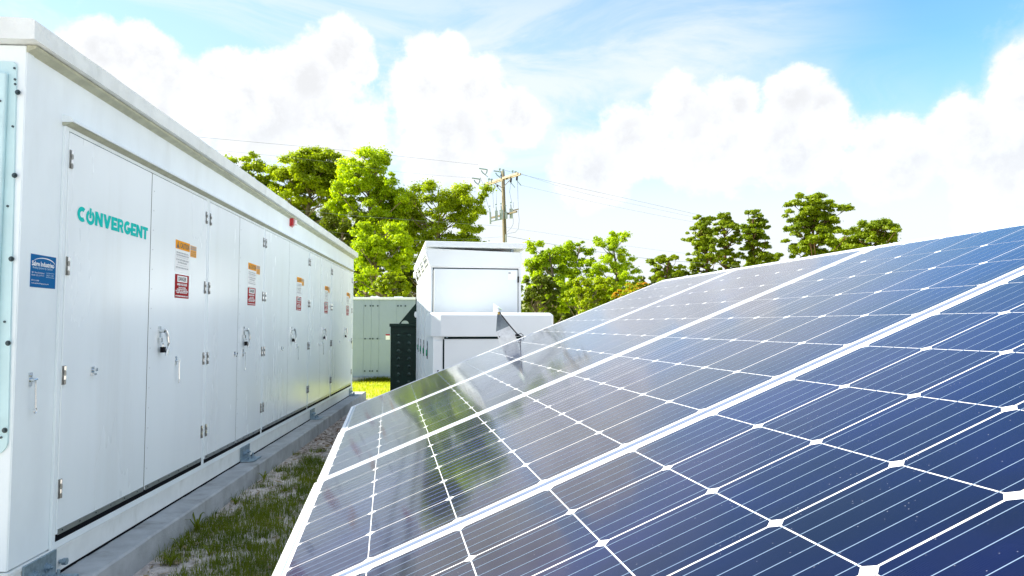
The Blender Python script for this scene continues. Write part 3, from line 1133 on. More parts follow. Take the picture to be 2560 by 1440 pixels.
# ------------------------------------------------------------------ inverter line-up
A2 = R(5.808)
INV = Vector((-0.3695, 8.560, 0))
inv = thing('inverter_cabinet', 'tall off-white inverter cabinet with louvred eaves and a flat raised roof plate', 'cabinet',
            INV, (0, 0, A2))
IW, IL = 1.100, 3.50
w = MB()
w.box(0.0, IW, 0.0, IL, 0.10, 2.300)
body = w.build('body', ['cab'], inv, bevel=0.004)
w = MB()
w.box(-0.02, IW + 0.02, -0.02, IL + 0.02, 0.0, 0.10)
w.build('plinth', ['concrete'], inv)
w = MB()
w.box(0.040, IW - 0.045, -0.022, -0.004, 0.16, 2.272)
dr = w.build('door', ['cab'], inv, bevel=0.006)
w = MB()
w.box(0.030, 0.040, -0.006, -0.0015, 0.16, 2.285)
w.box(IW - 0.045, IW - 0.036, -0.010, -0.0015, 0.16, 2.285)
w.box(0.030, IW - 0.036, -0.010, -0.0015, 2.274, 2.290)
w.build('gasket', ['seal'], inv)
w = MB()
w.box(IW - 0.050, IW - 0.030, -0.030, -0.010, 2.115, 2.190)
w.build('latch', ['black'], inv, bevel=0.003)
w = MB()
w.box(IW - 0.165, IW - 0.060, -0.0235, -0.022, 2.150, 2.255, 0)
w.box(IW - 0.160, IW - 0.132, -0.0245, -0.0235, 2.222, 2.238, 1)
w.build('paper_label', ['swhite', 'sgrey'], dr)
# flared eave: front fascia and slatted side louvre
w = MB()
zt0, zt1, zb = 2.510, 2.478, 2.300
w.prism([(0.0, -0.030, zb), (IW, -0.030, zb), (IW + 0.012, -0.055, zt1), (-0.062, -0.055, zt0)], (0, 0.018, 0))
w.build('front_fascia', ['cab'], inv, bevel=0.003)
w = MB()
w.box(0.02, IW - 0.02, 0.03, IL, 2.300, 2.470)
w.build('upper_housing', ['cab'], inv)
w = MB()
w.box(0.0, IW, -0.012, 0.03, 2.286, 2.300)
w.build('eave_ledge', ['cabedge'], inv)


def lou(y, t):
    """point on the flared side plane, t = 0 at the foot, 1 at the head"""
    return Vector((-0.012 - 0.060 * t, y, zb + 0.19 * t))


lv = MB()
for t0_, t1_ in ((0.0, 0.13), (0.87, 1.0)):
    lv.prism([lou(-0.04, t0_), lou(IL, t0_), lou(IL, t1_), lou(-0.04, t1_)], (0.012, 0, 0))
for q in range(5):
    yy = -0.04 + q * (IL - 0.05) / 4
    lv.prism([lou(yy, 0.13), lou(yy + 0.09, 0.13), lou(yy + 0.09, 0.87), lou(yy, 0.87)], (0.012, 0, 0))
lvo = lv.build('side_louvre', ['cabedge'], inv)
for q in range(4):
    yy = 0.05 + q * (IL - 0.05) / 4
    for k in range(3):
        s = MB()
        tt = 0.24 + k * 0.22
        a0 = lou(yy, tt)
        a1 = lou(yy + 0.77, tt)
        s.prism([a0, a1, a1 + Vector((0.03, 0, 0.028)), a0 + Vector((0.03, 0, 0.028))], (0.003, 0, -0.002))
        s.build('slat', ['cabedge'], lvo)
w = MB()
w.box(0.018, 0.020, 0.0, IL, 2.302, 2.468)
w.build('louvre_backing', ['shaded_olive'], inv)
w = MB()
w.box(-0.070, IW + 0.055, -0.10, IL + 0.05, 2.525, 2.592)
w.build('roof_plate', ['cab'], inv, bevel=0.012)
for x in (0.12, IW - 0.10):
    for y in (0.05, IL - 0.3):
        w = MB()
        w.box(x - 0.018, x + 0.018, y, y + 0.06, 2.466, 2.526)
        w.build('roof_post', ['galv'], inv)
w = MB()
w.box(IW - 0.27, IW - 0.20, 0.05, 0.11, 2.468, 2.500)
w.build('red_beacon', ['red'], inv, bevel=0.008)
w = MB()
w.tube([(-0.085, IL - 0.25, 2.425), (-0.045, IL - 0.25, 2.425)], 0.05, 14)
w.tube([(-0.045, IL - 0.25, 2.425), (0.02, IL - 0.25, 2.425)], 0.03, 10)
w.build('vent_knob', ['cabedge'], inv, smooth=False)
for q in range(4):
    y0 = 0.06 + q * (IL - 0.06) / 4
    y1 = y0 + (IL - 0.06) / 4
    w = MB()
    w.box(-0.014, -0.001, y0 + 0.04, y1 - 0.04, 0.18, 2.24)
    sp_ = w.build('side_panel', ['cab'], inv, bevel=0.004)
    w = MB()
    w.box(-0.022, -0.001, y1 - 0.030, y1 + 0.004, 0.14, 2.28)
    w.build('rib', ['cabedge'], inv, bevel=0.003)
    w = MB()
    pts = []
    yc = y0 + 0.22
    for i in range(13):
        t = math.pi * i / 12
        pts.append((-0.0145, yc + 0.062 * math.cos(t), 1.345 + 0.062 * math.sin(t)))
    pts += [(-0.0145, yc - 0.062, 1.19), (-0.0145, yc + 0.062, 1.19)]
    w.prism(pts, (-0.004, 0, 0), 0)
    w.tube([(-0.0185, yc, 1.262), (-0.030, yc, 1.262)], 0.040, 16, 1)
    w.tube([(-0.0185, yc, 1.335), (-0.024, yc, 1.335)], 0.017, 10, 2)
    w.build('disconnect_handle', ['black', 'disc', 'swhite'], sp_)

# lower cabinet with a deep hood in front of it
LC = Vector((-0.3093, 7.4516, 0))
lc = thing('hooded_cabinet', 'low off-white switch cabinet with a deep overhanging hood, in front of the tall one', 'cabinet',
           LC, (0, 0, A2))
LW = 1.30
w = MB()
w.box(0.022, LW - 0.03, 0.06, 0.88, 0.10, 1.50)
w.build('body', ['cab'], lc, bevel=0.004)
w = MB()
w.box(0.0, LW, 0.0, 0.90, 0.0, 0.10)
w.build('plinth', ['concrete'], lc)
w = MB()
hood = [(0.0, 0.06), (0.10, 0.0), (LW - 0.02, 0.0), (LW, 0.02), (LW, 0.92), (0.0, 0.92)]
n = len(hood)
vs = [(x, y, 1.475) for x, y in hood] + [(x, y, 1.700) for x, y in hood] + \
     [(0.035 + (x - 0.035) * 0.97 + 0.005, 0.03 + y * 0.97, 1.728) for x, y in hood]
fs = [tuple(range(n))[::-1], tuple(range(2 * n, 3 * n))]
for a in (0, n):
    fs += [(a + i, a + (i + 1) % n, a + n + (i + 1) % n, a + n + i) for i in range(n)]
w.add(vs, fs)
w.build('hood', ['cab'], lc, bevel=0.008)
w = MB()
w.box(0.022, 0.120, 0.035, 0.06, 0.16, 1.435)
w.build('hinge_post', ['cab'], lc, bevel=0.003)
w = MB()
w.box(0.126, 0.140, 0.052, 0.0595, 0.16, 1.45)
w.box(0.140, LW - 0.05, 0.050, 0.0595, 1.452, 1.474)
w.build('gasket', ['seal'], lc)
w = MB()
w.box(0.140, LW - 0.05, 0.038, 0.060, 0.16, 1.450)
w.build('door', ['cab'], lc, bevel=0.004)
w = MB()
w.tube([(0.075, 0.035, 1.12), (0.075, 0.028, 1.12)], 0.010, 8)
w.box(0.067, 0.083, 0.026, 0.032, 1.085, 1.12)
w.build('lock', ['black'], lc)
w = MB()
w.tube([(0.155, 0.03, 1.47), (0.175, 0.03, 1.47)], 0.010, 8)
w.build('hood_screw', ['galv'], lc)

# ------------------------------------------------------------------ dark green transformer
TR = Vector((-1.240, 12.638, 0))
tr = thing('transformer', 'dark green steel transformer cabinet with two columns of round dimples', 'transformer', TR, (0, 0, 0))
w = MB()
w.box(0.012, 1.30, 0.0, 1.10, 0.08, 1.585)
w.build('body', ['green'], tr, bevel=0.008)
w = MB()
w.box(-0.1, 1.4, -0.1, 1.2, 0.0, 0.08)
w.build('plinth', ['concrete'], tr)
w = MB()
w.box(-0.008, 1.32, -0.035, 1.12, 1.585, 1.640)
w.build('lid', ['green'], tr, bevel=0.006)
w = MB()
w.box(0.010, 1.30, -0.006, 0.0, 1.47, 1.585)
w.build('head_band', ['green'], tr, bevel=0.002)
for ci, x in enumerate((0.150, 0.335)):
    z = 1.435
    while z > 0.15:
        w = MB()
        rings = 5
        for q in range(rings):
            r0 = 0.030 * (1 - q / rings)
            r1 = 0.030 * (1 - (q + 1) / rings)
            y0, y1 = -0.016 * math.sin(math.pi / 2 * q / rings), -0.016 * math.sin(math.pi / 2 * (q + 1) / rings)
            a = [(x + r0 * math.cos(2 * math.pi * i / 12), y0 - 0.001, z + r0 * math.sin(2 * math.pi * i / 12)) for i in range(12)]
            b = [(x + r1 * math.cos(2 * math.pi * i / 12), y1 - 0.001, z + r1 * math.sin(2 * math.pi * i / 12)) for i in range(12)]
            w.add(a + b, [(i, (i + 1) % 12, 12 + (i + 1) % 12, 12 + i) for i in range(12)])
        w.build('dimple', ['dimple'], tr, smooth=True)
        z -= 0.135
# triangular lifting gusset with an arched opening
w = MB()
ar = [(0.255 + 0.065 * math.cos(R(180) - math.pi * i / 8), 1.640 + 0.055 * math.sin(math.pi * i / 8)) for i in range(9)]
poly = [(0.150, 1.640)] + ar + [(0.52, 1.640), (0.52, 2.03), (0.47, 2.03)]
w.prism([(x, 0.05, z) for x, z in poly], (0, 0.02, 0))
w.build('lifting_gusset', ['green'], tr)
w = MB()
w.prism([(0.445 + 0.03 * math.cos(t), 0.045, 1.80 + 0.055 * math.sin(t)) for t in [2 * math.pi * i / 12 for i in range(12)]], (0, 0.006, 0))
w.build('pale_opening_disc', ['swhite'], tr)  # pale disc added where the gusset has a see-through opening
w = MB()
w.box(0.44, 0.54, 0.02, 0.12, 1.99, 2.11)
w.build('cable_gland', ['black'], tr, bevel=0.01)

# ------------------------------------------------------------------ grey enclosure behind
GC = Vector((-6.0, 21.0, 0))
gc = thing('grey_enclosure', 'long grey-green panelled battery enclosure standing on sunny grass behind the transformer', 'container', GC)
w = MB()
w.box(0, 7.4, 0.0, 2.4, 0.14, 2.38)
w.build('wall', ['grey'], gc, bevel=0.01)
w = MB()
w.box(-0.1, 7.5, -0.14, 2.5, -0.1, 0.14)
w.build('kerb', ['concrete'], gc, bevel=0.01)
w = MB()
w.box(-0.03, 7.43, -0.04, 2.45, 2.38, 2.45)
w.build('roof', ['cab'], gc, bevel=0.008)
gp = []
x = -6.0
seams = [at(px, 845, 21.2).x - GC.x for px in (914.7, 933.2, 951.8, 994.8, 1012.5, 1031)]
edges = sorted([0.05, 0.9, 1.12, 1.34, 2.0] + seams + [5.2, 6.2, 7.35])
edges = [e for i, e in enumerate(edges) if i == 0 or e - edges[i - 1] > 0.12]
for i in range(len(edges) - 1):
    for z0, z1 in ((0.16, 1.248), (1.254, 2.37)):
        w = MB()
        w.box(edges[i] + 0.003, edges[i + 1] - 0.003, -0.012, -0.001, z0, z1)
        w.build('panel', ['grey'], gc, bevel=0.001)
bw = MB()
for px in (918.5, 930.5, 937.0, 948.3, 997.5, 1005.0, 1015.5):
    xx = at(px, 845, 21.2).x - GC.x
    for z in (0.32, 1.25, 2.20):
        b = MB()
        b.tube([(xx, -0.012, z), (xx, -0.024, z)], 0.026, 8)
        b.build('bolt', ['bolt'], gc)
w = MB()
xx = at(973.5, 838, 21.2).x - GC.x
w.box(xx - 0.06, xx + 0.06, -0.020, -0.013, 1.22, 1.38, 0)
w.box(xx - 0.06, xx + 0.06, -0.022, -0.0195, 1.34, 1.38, 1)
w.build('warning_label', ['swhite', 'sred'], gc)
for px in (940, 998):
    xx = at(px, 745, 21.2).x - GC.x
    w = MB()
    w.box(xx - 0.12, xx + 0.12, 0.05, 0.4, 2.45, 2.475)
    w.build('roof_lug', ['cab'], gc)

# a second, distant white tilted panel whose top shows between hood and panels
DC = Vector((2.35, 19.6, 0))
dc = thing('distant_panel', 'far white tilted solar panel seen between the cabinet hood and the panel row', 'solar panel', DC)
w = MB()
w.prism([(0.0, 0.0, 1.05), (2.2, 0.0, 1.86), (2.2, 4.0, 1.86), (0.0, 4.0, 1.05)], (0, 0, -0.035))
w.build('frame', ['frame'], dc)
w = MB()
w.prism([(0.03, 0.03, 1.0665), (2.17, 0.03, 1.854), (2.17, 3.97, 1.854), (0.03, 3.97, 1.0665)], (0, 0, 0.004))
w.build('laminate', ['backsheet'], dc)
for x, y in ((0.5, 0.4), (0.5, 3.4), (1.7, 0.4), (1.7, 3.4)):
    w = MB()
    w.box(x - 0.04, x + 0.04, y - 0.04, y + 0.04, -0.1, 1.0 + x * 0.368)
    w.build('post', ['galv'], dc)

# ------------------------------------------------------------------ utility pole
PD = 52.0
pb = at(1262, 610, PD)
ptop = at(1257, 428, PD)
pole_base = Vector((pb.x + 0.10, pb.y, 0))
up_ = thing('utility_pole', 'wooden utility pole with crossarm, grey transformer cans and open switches above the roof plate',
            'utility pole', pole_base)
PB = pole_base
s = MB()
s.tube([pole_base, Vector((pb.x, pb.y, pb.z)), ptop], 0.19, 12, 0, 0.125)
s.build('pole_shaft', ['wood'], up_, off=PB, smooth=True)
a, b = at(1217, 460, 54.0), at(1298, 434, 50.5)
for dz in (0.0, -0.02):
    s = MB()
    off_ = Vector((0.10, 0.16, 0)) if dz == 0 else Vector((-0.10, -0.16, -0.02))
    d = (b - a).normalized()
    sd_ = d.cross(Vector((0, 0, 1))).normalized() * 0.055
    upv = Vector((0, 0, 0.075))
    aa, b2 = a + off_, b + off_
    s.prism([aa - sd_ - upv, aa + sd_ - upv, aa + sd_ + upv, aa - sd_ + upv], b2 - aa)
    s.build('crossarm', ['armwood'], up_, off=PB)
s = MB()
a3, b3 = at(1226, 545, 53.2), at(1292, 529, 50.9)
d3 = (b3 - a3).normalized()
s3 = d3.cross(Vector((0, 0, 1))).normalized() * 0.05
u3 = Vector((0, 0, 0.06))
s.prism([a3 - s3 - u3, a3 + s3 - u3, a3 + s3 + u3, a3 - s3 + u3], b3 - a3)
s.build('crossarm', ['wood'], up_, off=PB)
for (p1, p2) in (((1256, 470), (1277, 448)), ((1256, 470), (1236, 457))):
    s = MB()
    s.tube([at(*p1, PD - 0.2), at(*p2, PD - 0.2)], 0.03, 6)
    s.build('brace', ['armwood'], up_, off=PB)
# insulators on top of arm and hanging
for (x, y, x2, y2, k_) in ((1249, 422, 1250, 432, 'insul'), (1258, 424, 1258, 434, 'insul'), (1281, 427, 1283, 437, 'insul'),
                           (1289, 429, 1290, 438, 'insul'), (1222, 447, 1222, 458, 'insul'), (1229, 448, 1229, 456, 'insul')):
    s = MB()
    s.tube([at(x, y, PD - 0.3), at(x2, y2, PD - 0.3)], 0.035, 8)
    s.tube([at(x, y - 1, PD - 0.3), at(x, y + 2.2, PD - 0.3)], 0.085, 8)
    s.build('insulator', [k_], up_, off=PB)
for (x, y, x2, y2) in ((1293, 437, 1292, 451), (1278, 446, 1276.5, 456), (1243, 463, 1243.5, 467)):
    s = MB()
    s.tube([at(x, y, PD - 0.4), at(x2, y2, PD - 0.4)], 0.075, 8)
    s.build('cutout_body', ['sblack'], up_, off=PB)
    s = MB()
    s.tube([at(x2, y2, PD - 0.4), at(x2 + 11, y2 + 13, PD - 0.4)], 0.028, 6)
    s.build('cutout_fuse', ['insul'], up_, off=PB)
for (x, y) in ((1198, 421), (1234, 427), (1180, 445)):
    s = MB()
    s.tube([at(x, y, PD), at(x + 21, y + 3, PD)], 0.05, 6)
    s.build('switch_bar', ['insul'], up_, off=PB)
    s = MB()
    s.tube([at(x + 5, y + 5, PD), at(x + 8, y + 10, PD), at(x + 15, y + 16, PD), at(x + 19, y + 10, PD), at(x + 20, y + 4, PD)], 0.045, 6)
    s.tube([at(x + 15, y + 16, PD), at(x + 22, y + 22, PD)], 0.022, 5)
    s.build('switch_fork', ['insul'], up_, off=PB)
for (x, y0_, y1_, wd) in ((1225, 532, 560, .085), (1241, 528, 551, .10), (1253.5, 526, 548, .13), (1265, 531, 547, .11), (1278, 523, 546, .125)):
    s = MB()
    s.tube([at(x, y0_, PD - 0.35), at(x + 0.5, y1_, PD - 0.35)], wd, 14)
    s.tube([at(x, y0_ - 1.0, PD - 0.35), at(x, y0_ + 0.6, PD - 0.35)], wd * 1.1, 14)
    c_ = s.build('transformer_can', ['can'], up_, off=PB)
    s = MB()
    s.tube([at(x - 1, y0_ - 12, PD - 0.35), at(x, y0_, PD - 0.35)], 0.035, 8)
    s.tube([at(x - 1, y0_ - 18, PD - 0.35), at(x - 1, y0_ - 15, PD - 0.35)], 0.06, 8)
    s.build('bushing', ['insul'], c_, off=PB)
s = MB()
a_, b_ = at(1221, 541, PD - 0.3), at(1297, 522, PD - 0.3)
s.tube([at(1276, 528, PD - 0.2), at(1297, 522.5, PD - 0.2)], 0.05, 6)
s.build('bracket_arm', ['armwood'], up_, off=PB)
s = MB()
s.tube([at(1228, 553, PD - 0.25), at(1258, 547, PD - 0.25)], 0.04, 6)
s.build('bracket_arm', ['insul'], up_, off=PB)
s = MB()
s.tube([at(1264.5, 586, PD - 0.2), at(1265.5, 640, PD - 0.2)], 0.035, 6)
s.build('conduit', ['can'], up_, off=PB)
cond = MB()
for pts in ([(1296, 525), (1298, 550), (1296, 572), (1288, 581), (1274, 583), (1266, 586)],
            [(1283, 546), (1283, 560), (1278, 570), (1268, 580)],
            [(1200, 443), (1210, 465), (1215, 490), (1216, 500), (1222, 520)],
            [(1294, 452), (1295, 500), (1296, 524)], [(1277, 458), (1274, 480), (1279, 505)], [(1243, 470), (1241, 490), (1241, 512)],
            [(1244, 446), (1232, 480), (1234, 520)], [(1283, 505), (1284, 520)]):
    cond.tube([at(x, y, PD - 0.3) for x, y in pts], 0.014, 5)
cond.build('jumper_wires', ['wire'], up_, off=PB)['kind'] = 'stuff'

# overhead lines: (label, points)
WIRES = [('topmost thin power line running from the left sky to the pole top', [(-500, 250, 30), (500, 343, 39), (870, 377, 45), (1195, 412, 51.5)], .014),
         ('second power line sagging just below the topmost, left of the pole', [(-500, 280, 31), (700, 391, 40), (1000, 430, 46), (1222, 448, 52)], .009),
         ('topmost power line leaving the pole towards the right-hand pines', [(1258, 425, 51.7), (1403, 460, 56), (1583, 500, 62), (1760, 540, 68)], .018),
         ('thin power line just under the topmost one, right of the pole', [(1290, 430, 51.5), (1440, 478, 56), (1600, 514, 62), (1760, 548, 68)], .012),
         ('lower power line from the crossarm end towards the pines', [(1298, 462, 51.5), (1479, 504, 57), (1623, 534, 62), (1760, 560, 67)], .012),
         ('lowest cable right of the pole, dipping across the bright trees', [(1266, 590, 51.8), (1383, 611, 52.5), (1615, 646, 55), (1900, 668, 58)], .022),
         ('faint cable above the lowest one on the right', [(1262, 568, 51.8), (1400, 588, 55), (1620, 622, 60), (1900, 655, 68)], .010),
         ('dark lowest cable across the trees left of the pole', [(-300, 440, 24), (830, 580, 33), (1032, 601, 36.4), (1262, 592, 51.8)], .009),
         ('pale cable across the upper leaves left of the pole', [(-300, 420, 24), (757, 527, 33), (1000, 548, 38), (1262, 566, 51.8)], .011)]
for lab, pts, r in WIRES:
    P = [at(*p) for p in pts]
    # smooth Catmull-Rom through the points
    out_ = []
    for i in range(len(P) - 1):
        p0, p1, p2, p3 = P[max(0, i - 1)], P[i], P[i + 1], P[min(len(P) - 1, i + 2)]
        for q in range(8):
            t = q / 8
            out_.append(0.5 * ((2 * p1) + (p2 - p0) * t + (2 * p0 - 5 * p1 + 4 * p2 - p3) * t * t + (3 * p1 - p0 - 3 * p2 + p3) * t ** 3))
    out_.append(P[-1])
    s = MB()
    s.tube(out_, r * 0.6, 5)
    tag(s.build('power_line', ['wire']), lab, 'power line', 'overhead lines at the utility pole')


# ------------------------------------------------------------------ trees
def leaf_cloud(name, centers, radii, counts, size, m, parent, seed, up=0.35, flat=0.75, elong=1.5, sph=0.75):
    r = np.random.default_rng(seed)
    allp, alln = [], []
    for c, rad, k in zip(centers, radii, counts):
        k = int(k)
        d = r.normal(size=(k, 3))
        d /= np.linalg.norm(d, axis=1)[:, None]
        d[:, 2] = np.where(d[:, 2] < -0.3, -d[:, 2] * 0.6, d[:, 2])
        rho = rad * (sph + (1 - sph) * r.random(k) ** 0.7) * (1 + 0.24 * r.normal(size=k))
        rho[: k // 5] *= r.random(k // 5)
        p = d * rho[:, None]
        p[:, 2] *= flat
        nn = d * 0.9 + r.normal(size=(k, 3)) * 0.55
        nn[:, 2] += up
        allp.append(p + np.array(c))
        alln.append(nn)
    p = np.concatenate(allp)
    nn = np.concatenate(alln)
    nn /= np.linalg.norm(nn, axis=1)[:, None]
    k = len(p)
    t = np.cross(nn, r.normal(size=(k, 3)))
    t /= np.linalg.norm(t, axis=1)[:, None]
    b = np.cross(nn, t)
    s = size * (0.55 + 0.9 * r.random(k))[:, None]
    v = np.empty((k, 4, 3))
    v[:, 0] = p - t * s * elong * 0.5
    v[:, 1] = p - b * s * 0.5 + nn * s * 0.12
    v[:, 2] = p + t * s * elong * 0.5
    v[:, 3] = p + b * s * 0.5 + nn * s * 0.12
    me = bpy.data.meshes.new(name)
    me.vertices.add(4 * k)
    me.vertices.foreach_set('co', v.reshape(-1))
    me.loops.add(4 * k)
    me.loops.foreach_set('vertex_index', np.arange(4 * k, dtype=np.int32))
    me.polygons.add(k)
    me.polygons.foreach_set('loop_start', np.arange(0, 4 * k, 4, dtype=np.int32))
    me.materials.append(M[m])
    me.update(calc_edges=True)
    return link(name, me, parent)


def tree(name, label, cat, px, base_dep, top_py, half_px, crown_bot_py, m='leaf', n_clump=46, leaves=9000, size=0.17,
         seed=1, shape='round', bark='bark', group=None, extra=None, clump=0.27, show=None):
    """a tree of real size: px, top, half width and foot of the crown fix its place and height"""
    r = random.Random(seed)
    dep = base_dep
    top = at(px, top_py, dep)
    bot = at(px, crown_bot_py, dep)
    hw = half_px * (1.18 if shape == 'pine' else 1.05) / FPX * dep
    base = Vector((top.x, top.y, 0))
    root = thing(name, label, cat, base, (0, 0, 0), group)
    H = top.z
    zb_ = max(0.2, bot.z)
    hc = H - zb_
    lobes = []
    if shape == 'pine':
        nl = max(9, int(n_clump * 0.42))
        for i in range(nl):
            t = (i + 0.6) / nl
            env = (0.55 + 0.5 * math.sin(min(1, t * 1.15) * math.pi * 0.8)) * (1.0 - 0.55 * max(0, t - 0.72) / 0.28)
            a_ = r.uniform(0, 6.283)
            q_ = hw * env * r.uniform(0.05, 0.60)
            if i == nl - 1:
                q_ = hw * 0.08
            lobes.append((Vector((q_ * math.cos(a_), q_ * math.sin(a_) * 0.8, zb_ + hc * (0.06 + 0.84 * t))),
                          Vector((hw * r.uniform(0.42, 0.66), hw * r.uniform(0.42, 0.66), min(hc * 0.17, hw * 0.46) * r.uniform(.8, 1.3)))))
    else:
        nl = 12 if shape != 'dome' else 9
        for i in range(nl):
            if i == 0:
                lobes.append((Vector((r.uniform(-.1, .1) * hw, 0, zb_ + hc * 0.72)), Vector((hw * .55, hw * .5, hc * .27))))
                continue
            a_ = i * 2.4 + r.uniform(-.4, .4)
            t = r.uniform(0.16, 0.80) if shape == 'round' else r.uniform(0.15, 0.66)
            if i <= 2:
                a_ = 0.3 if i == 1 else 2.8
                t = 0.42 + 0.12 * r.random()
            if i == 3:
                t, a_ = 0.76, 0.4
            if i == 4:
                t, a_ = 0.70, 2.9
            lx = hw * r.uniform(0.34, 0.46)
            q_ = hw * (0.60 if t < 0.68 else 0.40)
            if shape == 'spread' and i < 5:
                q_ = hw * 0.62
            lobes.append((Vector((q_ * math.cos(a_), q_ * math.sin(a_) * 0.8, zb_ + hc * t)),
                          Vector((lx, lx, min(hc * 0.27, lx * 1.5)))))
    cen, rad, cnt = [], [], []
    npl = max(9, int(n_clump * (3.4 if shape != 'pine' else 3.2) / len(lobes)))
    for c_, e_ in lobes:
        for j in range(npl):
            d_ = Vector((r.gauss(0, 1), r.gauss(0, 1), r.gauss(0.35, 1))).normalized()
            rho = r.uniform(0.45, 1.12)
            c = (c_.x + d_.x * e_.x * rho, c_.y + d_.y * e_.y * rho, c_.z + d_.z * e_.z * rho)
            k = (e_.x + e_.z) * 0.5 * (r.uniform(0.16, 0.36) if shape != 'pine' else r.uniform(0.14, 0.34))
            if c[2] + k > H:
                c = (c[0], c[1], H - k)
            cen.append(c)
            rad.append(k)
            cnt.append(k * k)
    n_clump = len(cen)
    leaves = int(leaves * (4.6 if shape == 'pine' else 4.6))
    size = size * 0.55
    s_ = sum(cnt)
    cnt = [c * leaves / s_ for c in cnt]
    fl = 0.75 if shape == 'pine' else 0.95
    cr_o = leaf_cloud('crown', cen, rad, cnt, size, m, root, seed, flat=fl, elong=1.9 if shape == 'pine' else 1.5,
                      sph=0.22)
    tb = MB()
    r0 = 0.018 * H + 0.05
    bend = [Vector((0, 0, 0)), Vector((r.uniform(-.2, .2), r.uniform(-.2, .2), H * 0.35)),
            Vector((r.uniform(-.35, .35), r.uniform(-.3, .3), H * 0.65)), Vector((r.uniform(-.3, .3), 0, H * 0.93))]
    tb.tube(bend, r0, 8, 0, r0 * 0.22)
    order = sorted(range(n_clump), key=lambda i: rad[i], reverse=True)[:34]
    for i in order:
        c = Vector(cen[i])
        zr = max(0.15 * H, c.z - (abs(c.x) + abs(c.y)) * r.uniform(0.35, 0.75) - 0.3)
        zr = min(zr, H * 0.88)
        f = zr / H
        seg = 0 if f < 0.35 else (1 if f < 0.65 else 2)
        fr = [(0, .35), (.35, .65), (.65, .93)][seg]
        st = bend[seg].lerp(bend[seg + 1], min(1, max(0, (f - fr[0]) / (fr[1] - fr[0]))))
        mid = st.lerp(c, 0.55) + Vector((r.uniform(-.2, .2), r.uniform(-.2, .2), -0.06 * (c - st).length))
        rb = r0 * 0.30 * (1 - 0.5 * f)
        tb.tube([st, mid, c], rb, 6, 0, rb * 0.3)
        for _ in range(2):
            e = c + Vector((r.uniform(-1, 1), r.uniform(-1, 1), r.uniform(-.3, .9))) * rad[i] * 0.8
            tb.tube([mid.lerp(c, 0.6), e], rb * 0.45, 5, 0, rb * 0.12)
    tb.build('trunk', [bark], root, smooth=True)
    if extra:
        extra(root, cen, rad, H)
    return root


GW = 'deciduous trees behind the equipment on the left'
tree('oak_tree', 'darker green tree showing over the container roof, leftmost of the trees', 'tree', 630, 52, 378, 84, 640, 'leaf',
     44, 11000, 0.20, 21, group=GW)
tree('oak_tree', 'tall broad green tree behind the container roof, second from the left', 'tree', 778, 50, 366, 104, 640, 'leaf',
     64, 17000, 0.19, 22, group=GW)
tree('oak_tree', 'tallest bright yellow-green tree between the container and the pole', 'tree', 922, 47, 368, 100, 660, 'leafb',
     60, 16000, 0.18, 23, group=GW)
tree('oak_tree', 'spreading oak with sky gaps just left of the utility pole', 'tree', 1098, 49, 446, 122, 705, 'leaf',
     50, 12500, 0.18, 24, shape='spread', group=GW, clump=0.25)
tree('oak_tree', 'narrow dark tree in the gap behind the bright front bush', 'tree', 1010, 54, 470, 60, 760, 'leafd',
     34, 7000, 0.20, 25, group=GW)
tree('bushy_tree', 'bright young bushy tree right behind the grey enclosure', 'tree', 952, 33, 553, 84, 770, 'leafb',
     46, 13000, 0.12, 26, shape='dome', group=GW)
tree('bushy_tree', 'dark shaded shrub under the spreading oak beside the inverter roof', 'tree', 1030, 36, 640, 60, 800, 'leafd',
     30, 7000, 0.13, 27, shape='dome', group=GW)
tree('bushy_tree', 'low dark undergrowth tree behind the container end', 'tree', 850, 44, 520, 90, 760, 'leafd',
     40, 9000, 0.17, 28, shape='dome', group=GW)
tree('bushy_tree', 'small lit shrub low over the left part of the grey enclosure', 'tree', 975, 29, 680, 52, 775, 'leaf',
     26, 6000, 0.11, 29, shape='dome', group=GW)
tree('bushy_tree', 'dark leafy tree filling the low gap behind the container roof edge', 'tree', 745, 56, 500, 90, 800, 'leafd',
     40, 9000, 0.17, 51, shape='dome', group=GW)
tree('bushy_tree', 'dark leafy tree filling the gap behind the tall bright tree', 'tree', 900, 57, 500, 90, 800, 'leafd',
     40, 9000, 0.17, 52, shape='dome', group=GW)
GM = 'bright trees behind the hooded cabinet'
tree('willow_tree', 'bright lime green tree just right of the inverter cabinet', 'tree', 1375, 40, 600, 76, 800, 'leafb',
     42, 10500, 0.14, 31, group=GM)
tree('willow_tree', 'lime tree with a tuft rising in the middle of the bright clump', 'tree', 1440, 43, 595, 60, 790, 'leafb',
     30, 6500, 0.14, 32, group=GM)
tree('willow_tree', 'airy rounded pale green tree right of the bright clump', 'tree', 1528, 42, 576, 68, 790, 'leafb',
     44, 8500, 0.13, 33, group=GM, clump=0.24)
tree('bushy_tree', 'dark green conifer-like bush beside the inverter cabinet edge', 'tree', 1350, 33, 690, 48, 800, 'leafd',
     28, 6500, 0.12, 34, shape='dome', group=GM)
tree('bushy_tree', 'mid green bush below the airy tree beside the panel edge', 'tree', 1480, 36, 690, 70, 800, 'leaf',
     30, 7500, 0.12, 35, shape='dome', group=GM)


def blossoms(root, cen, rad, H):
    sel = [i for i in range(len(cen)) if cen[i][2] > H * 0.55]
    leaf_cloud('blossom', [(cen[i][0], cen[i][1], cen[i][2] + rad[i] * 0.35) for i in sel], [rad[i] * 0.8 for i in sel],
               [55 for _ in sel], 0.10, 'blossom', root, 77, flat=0.3)


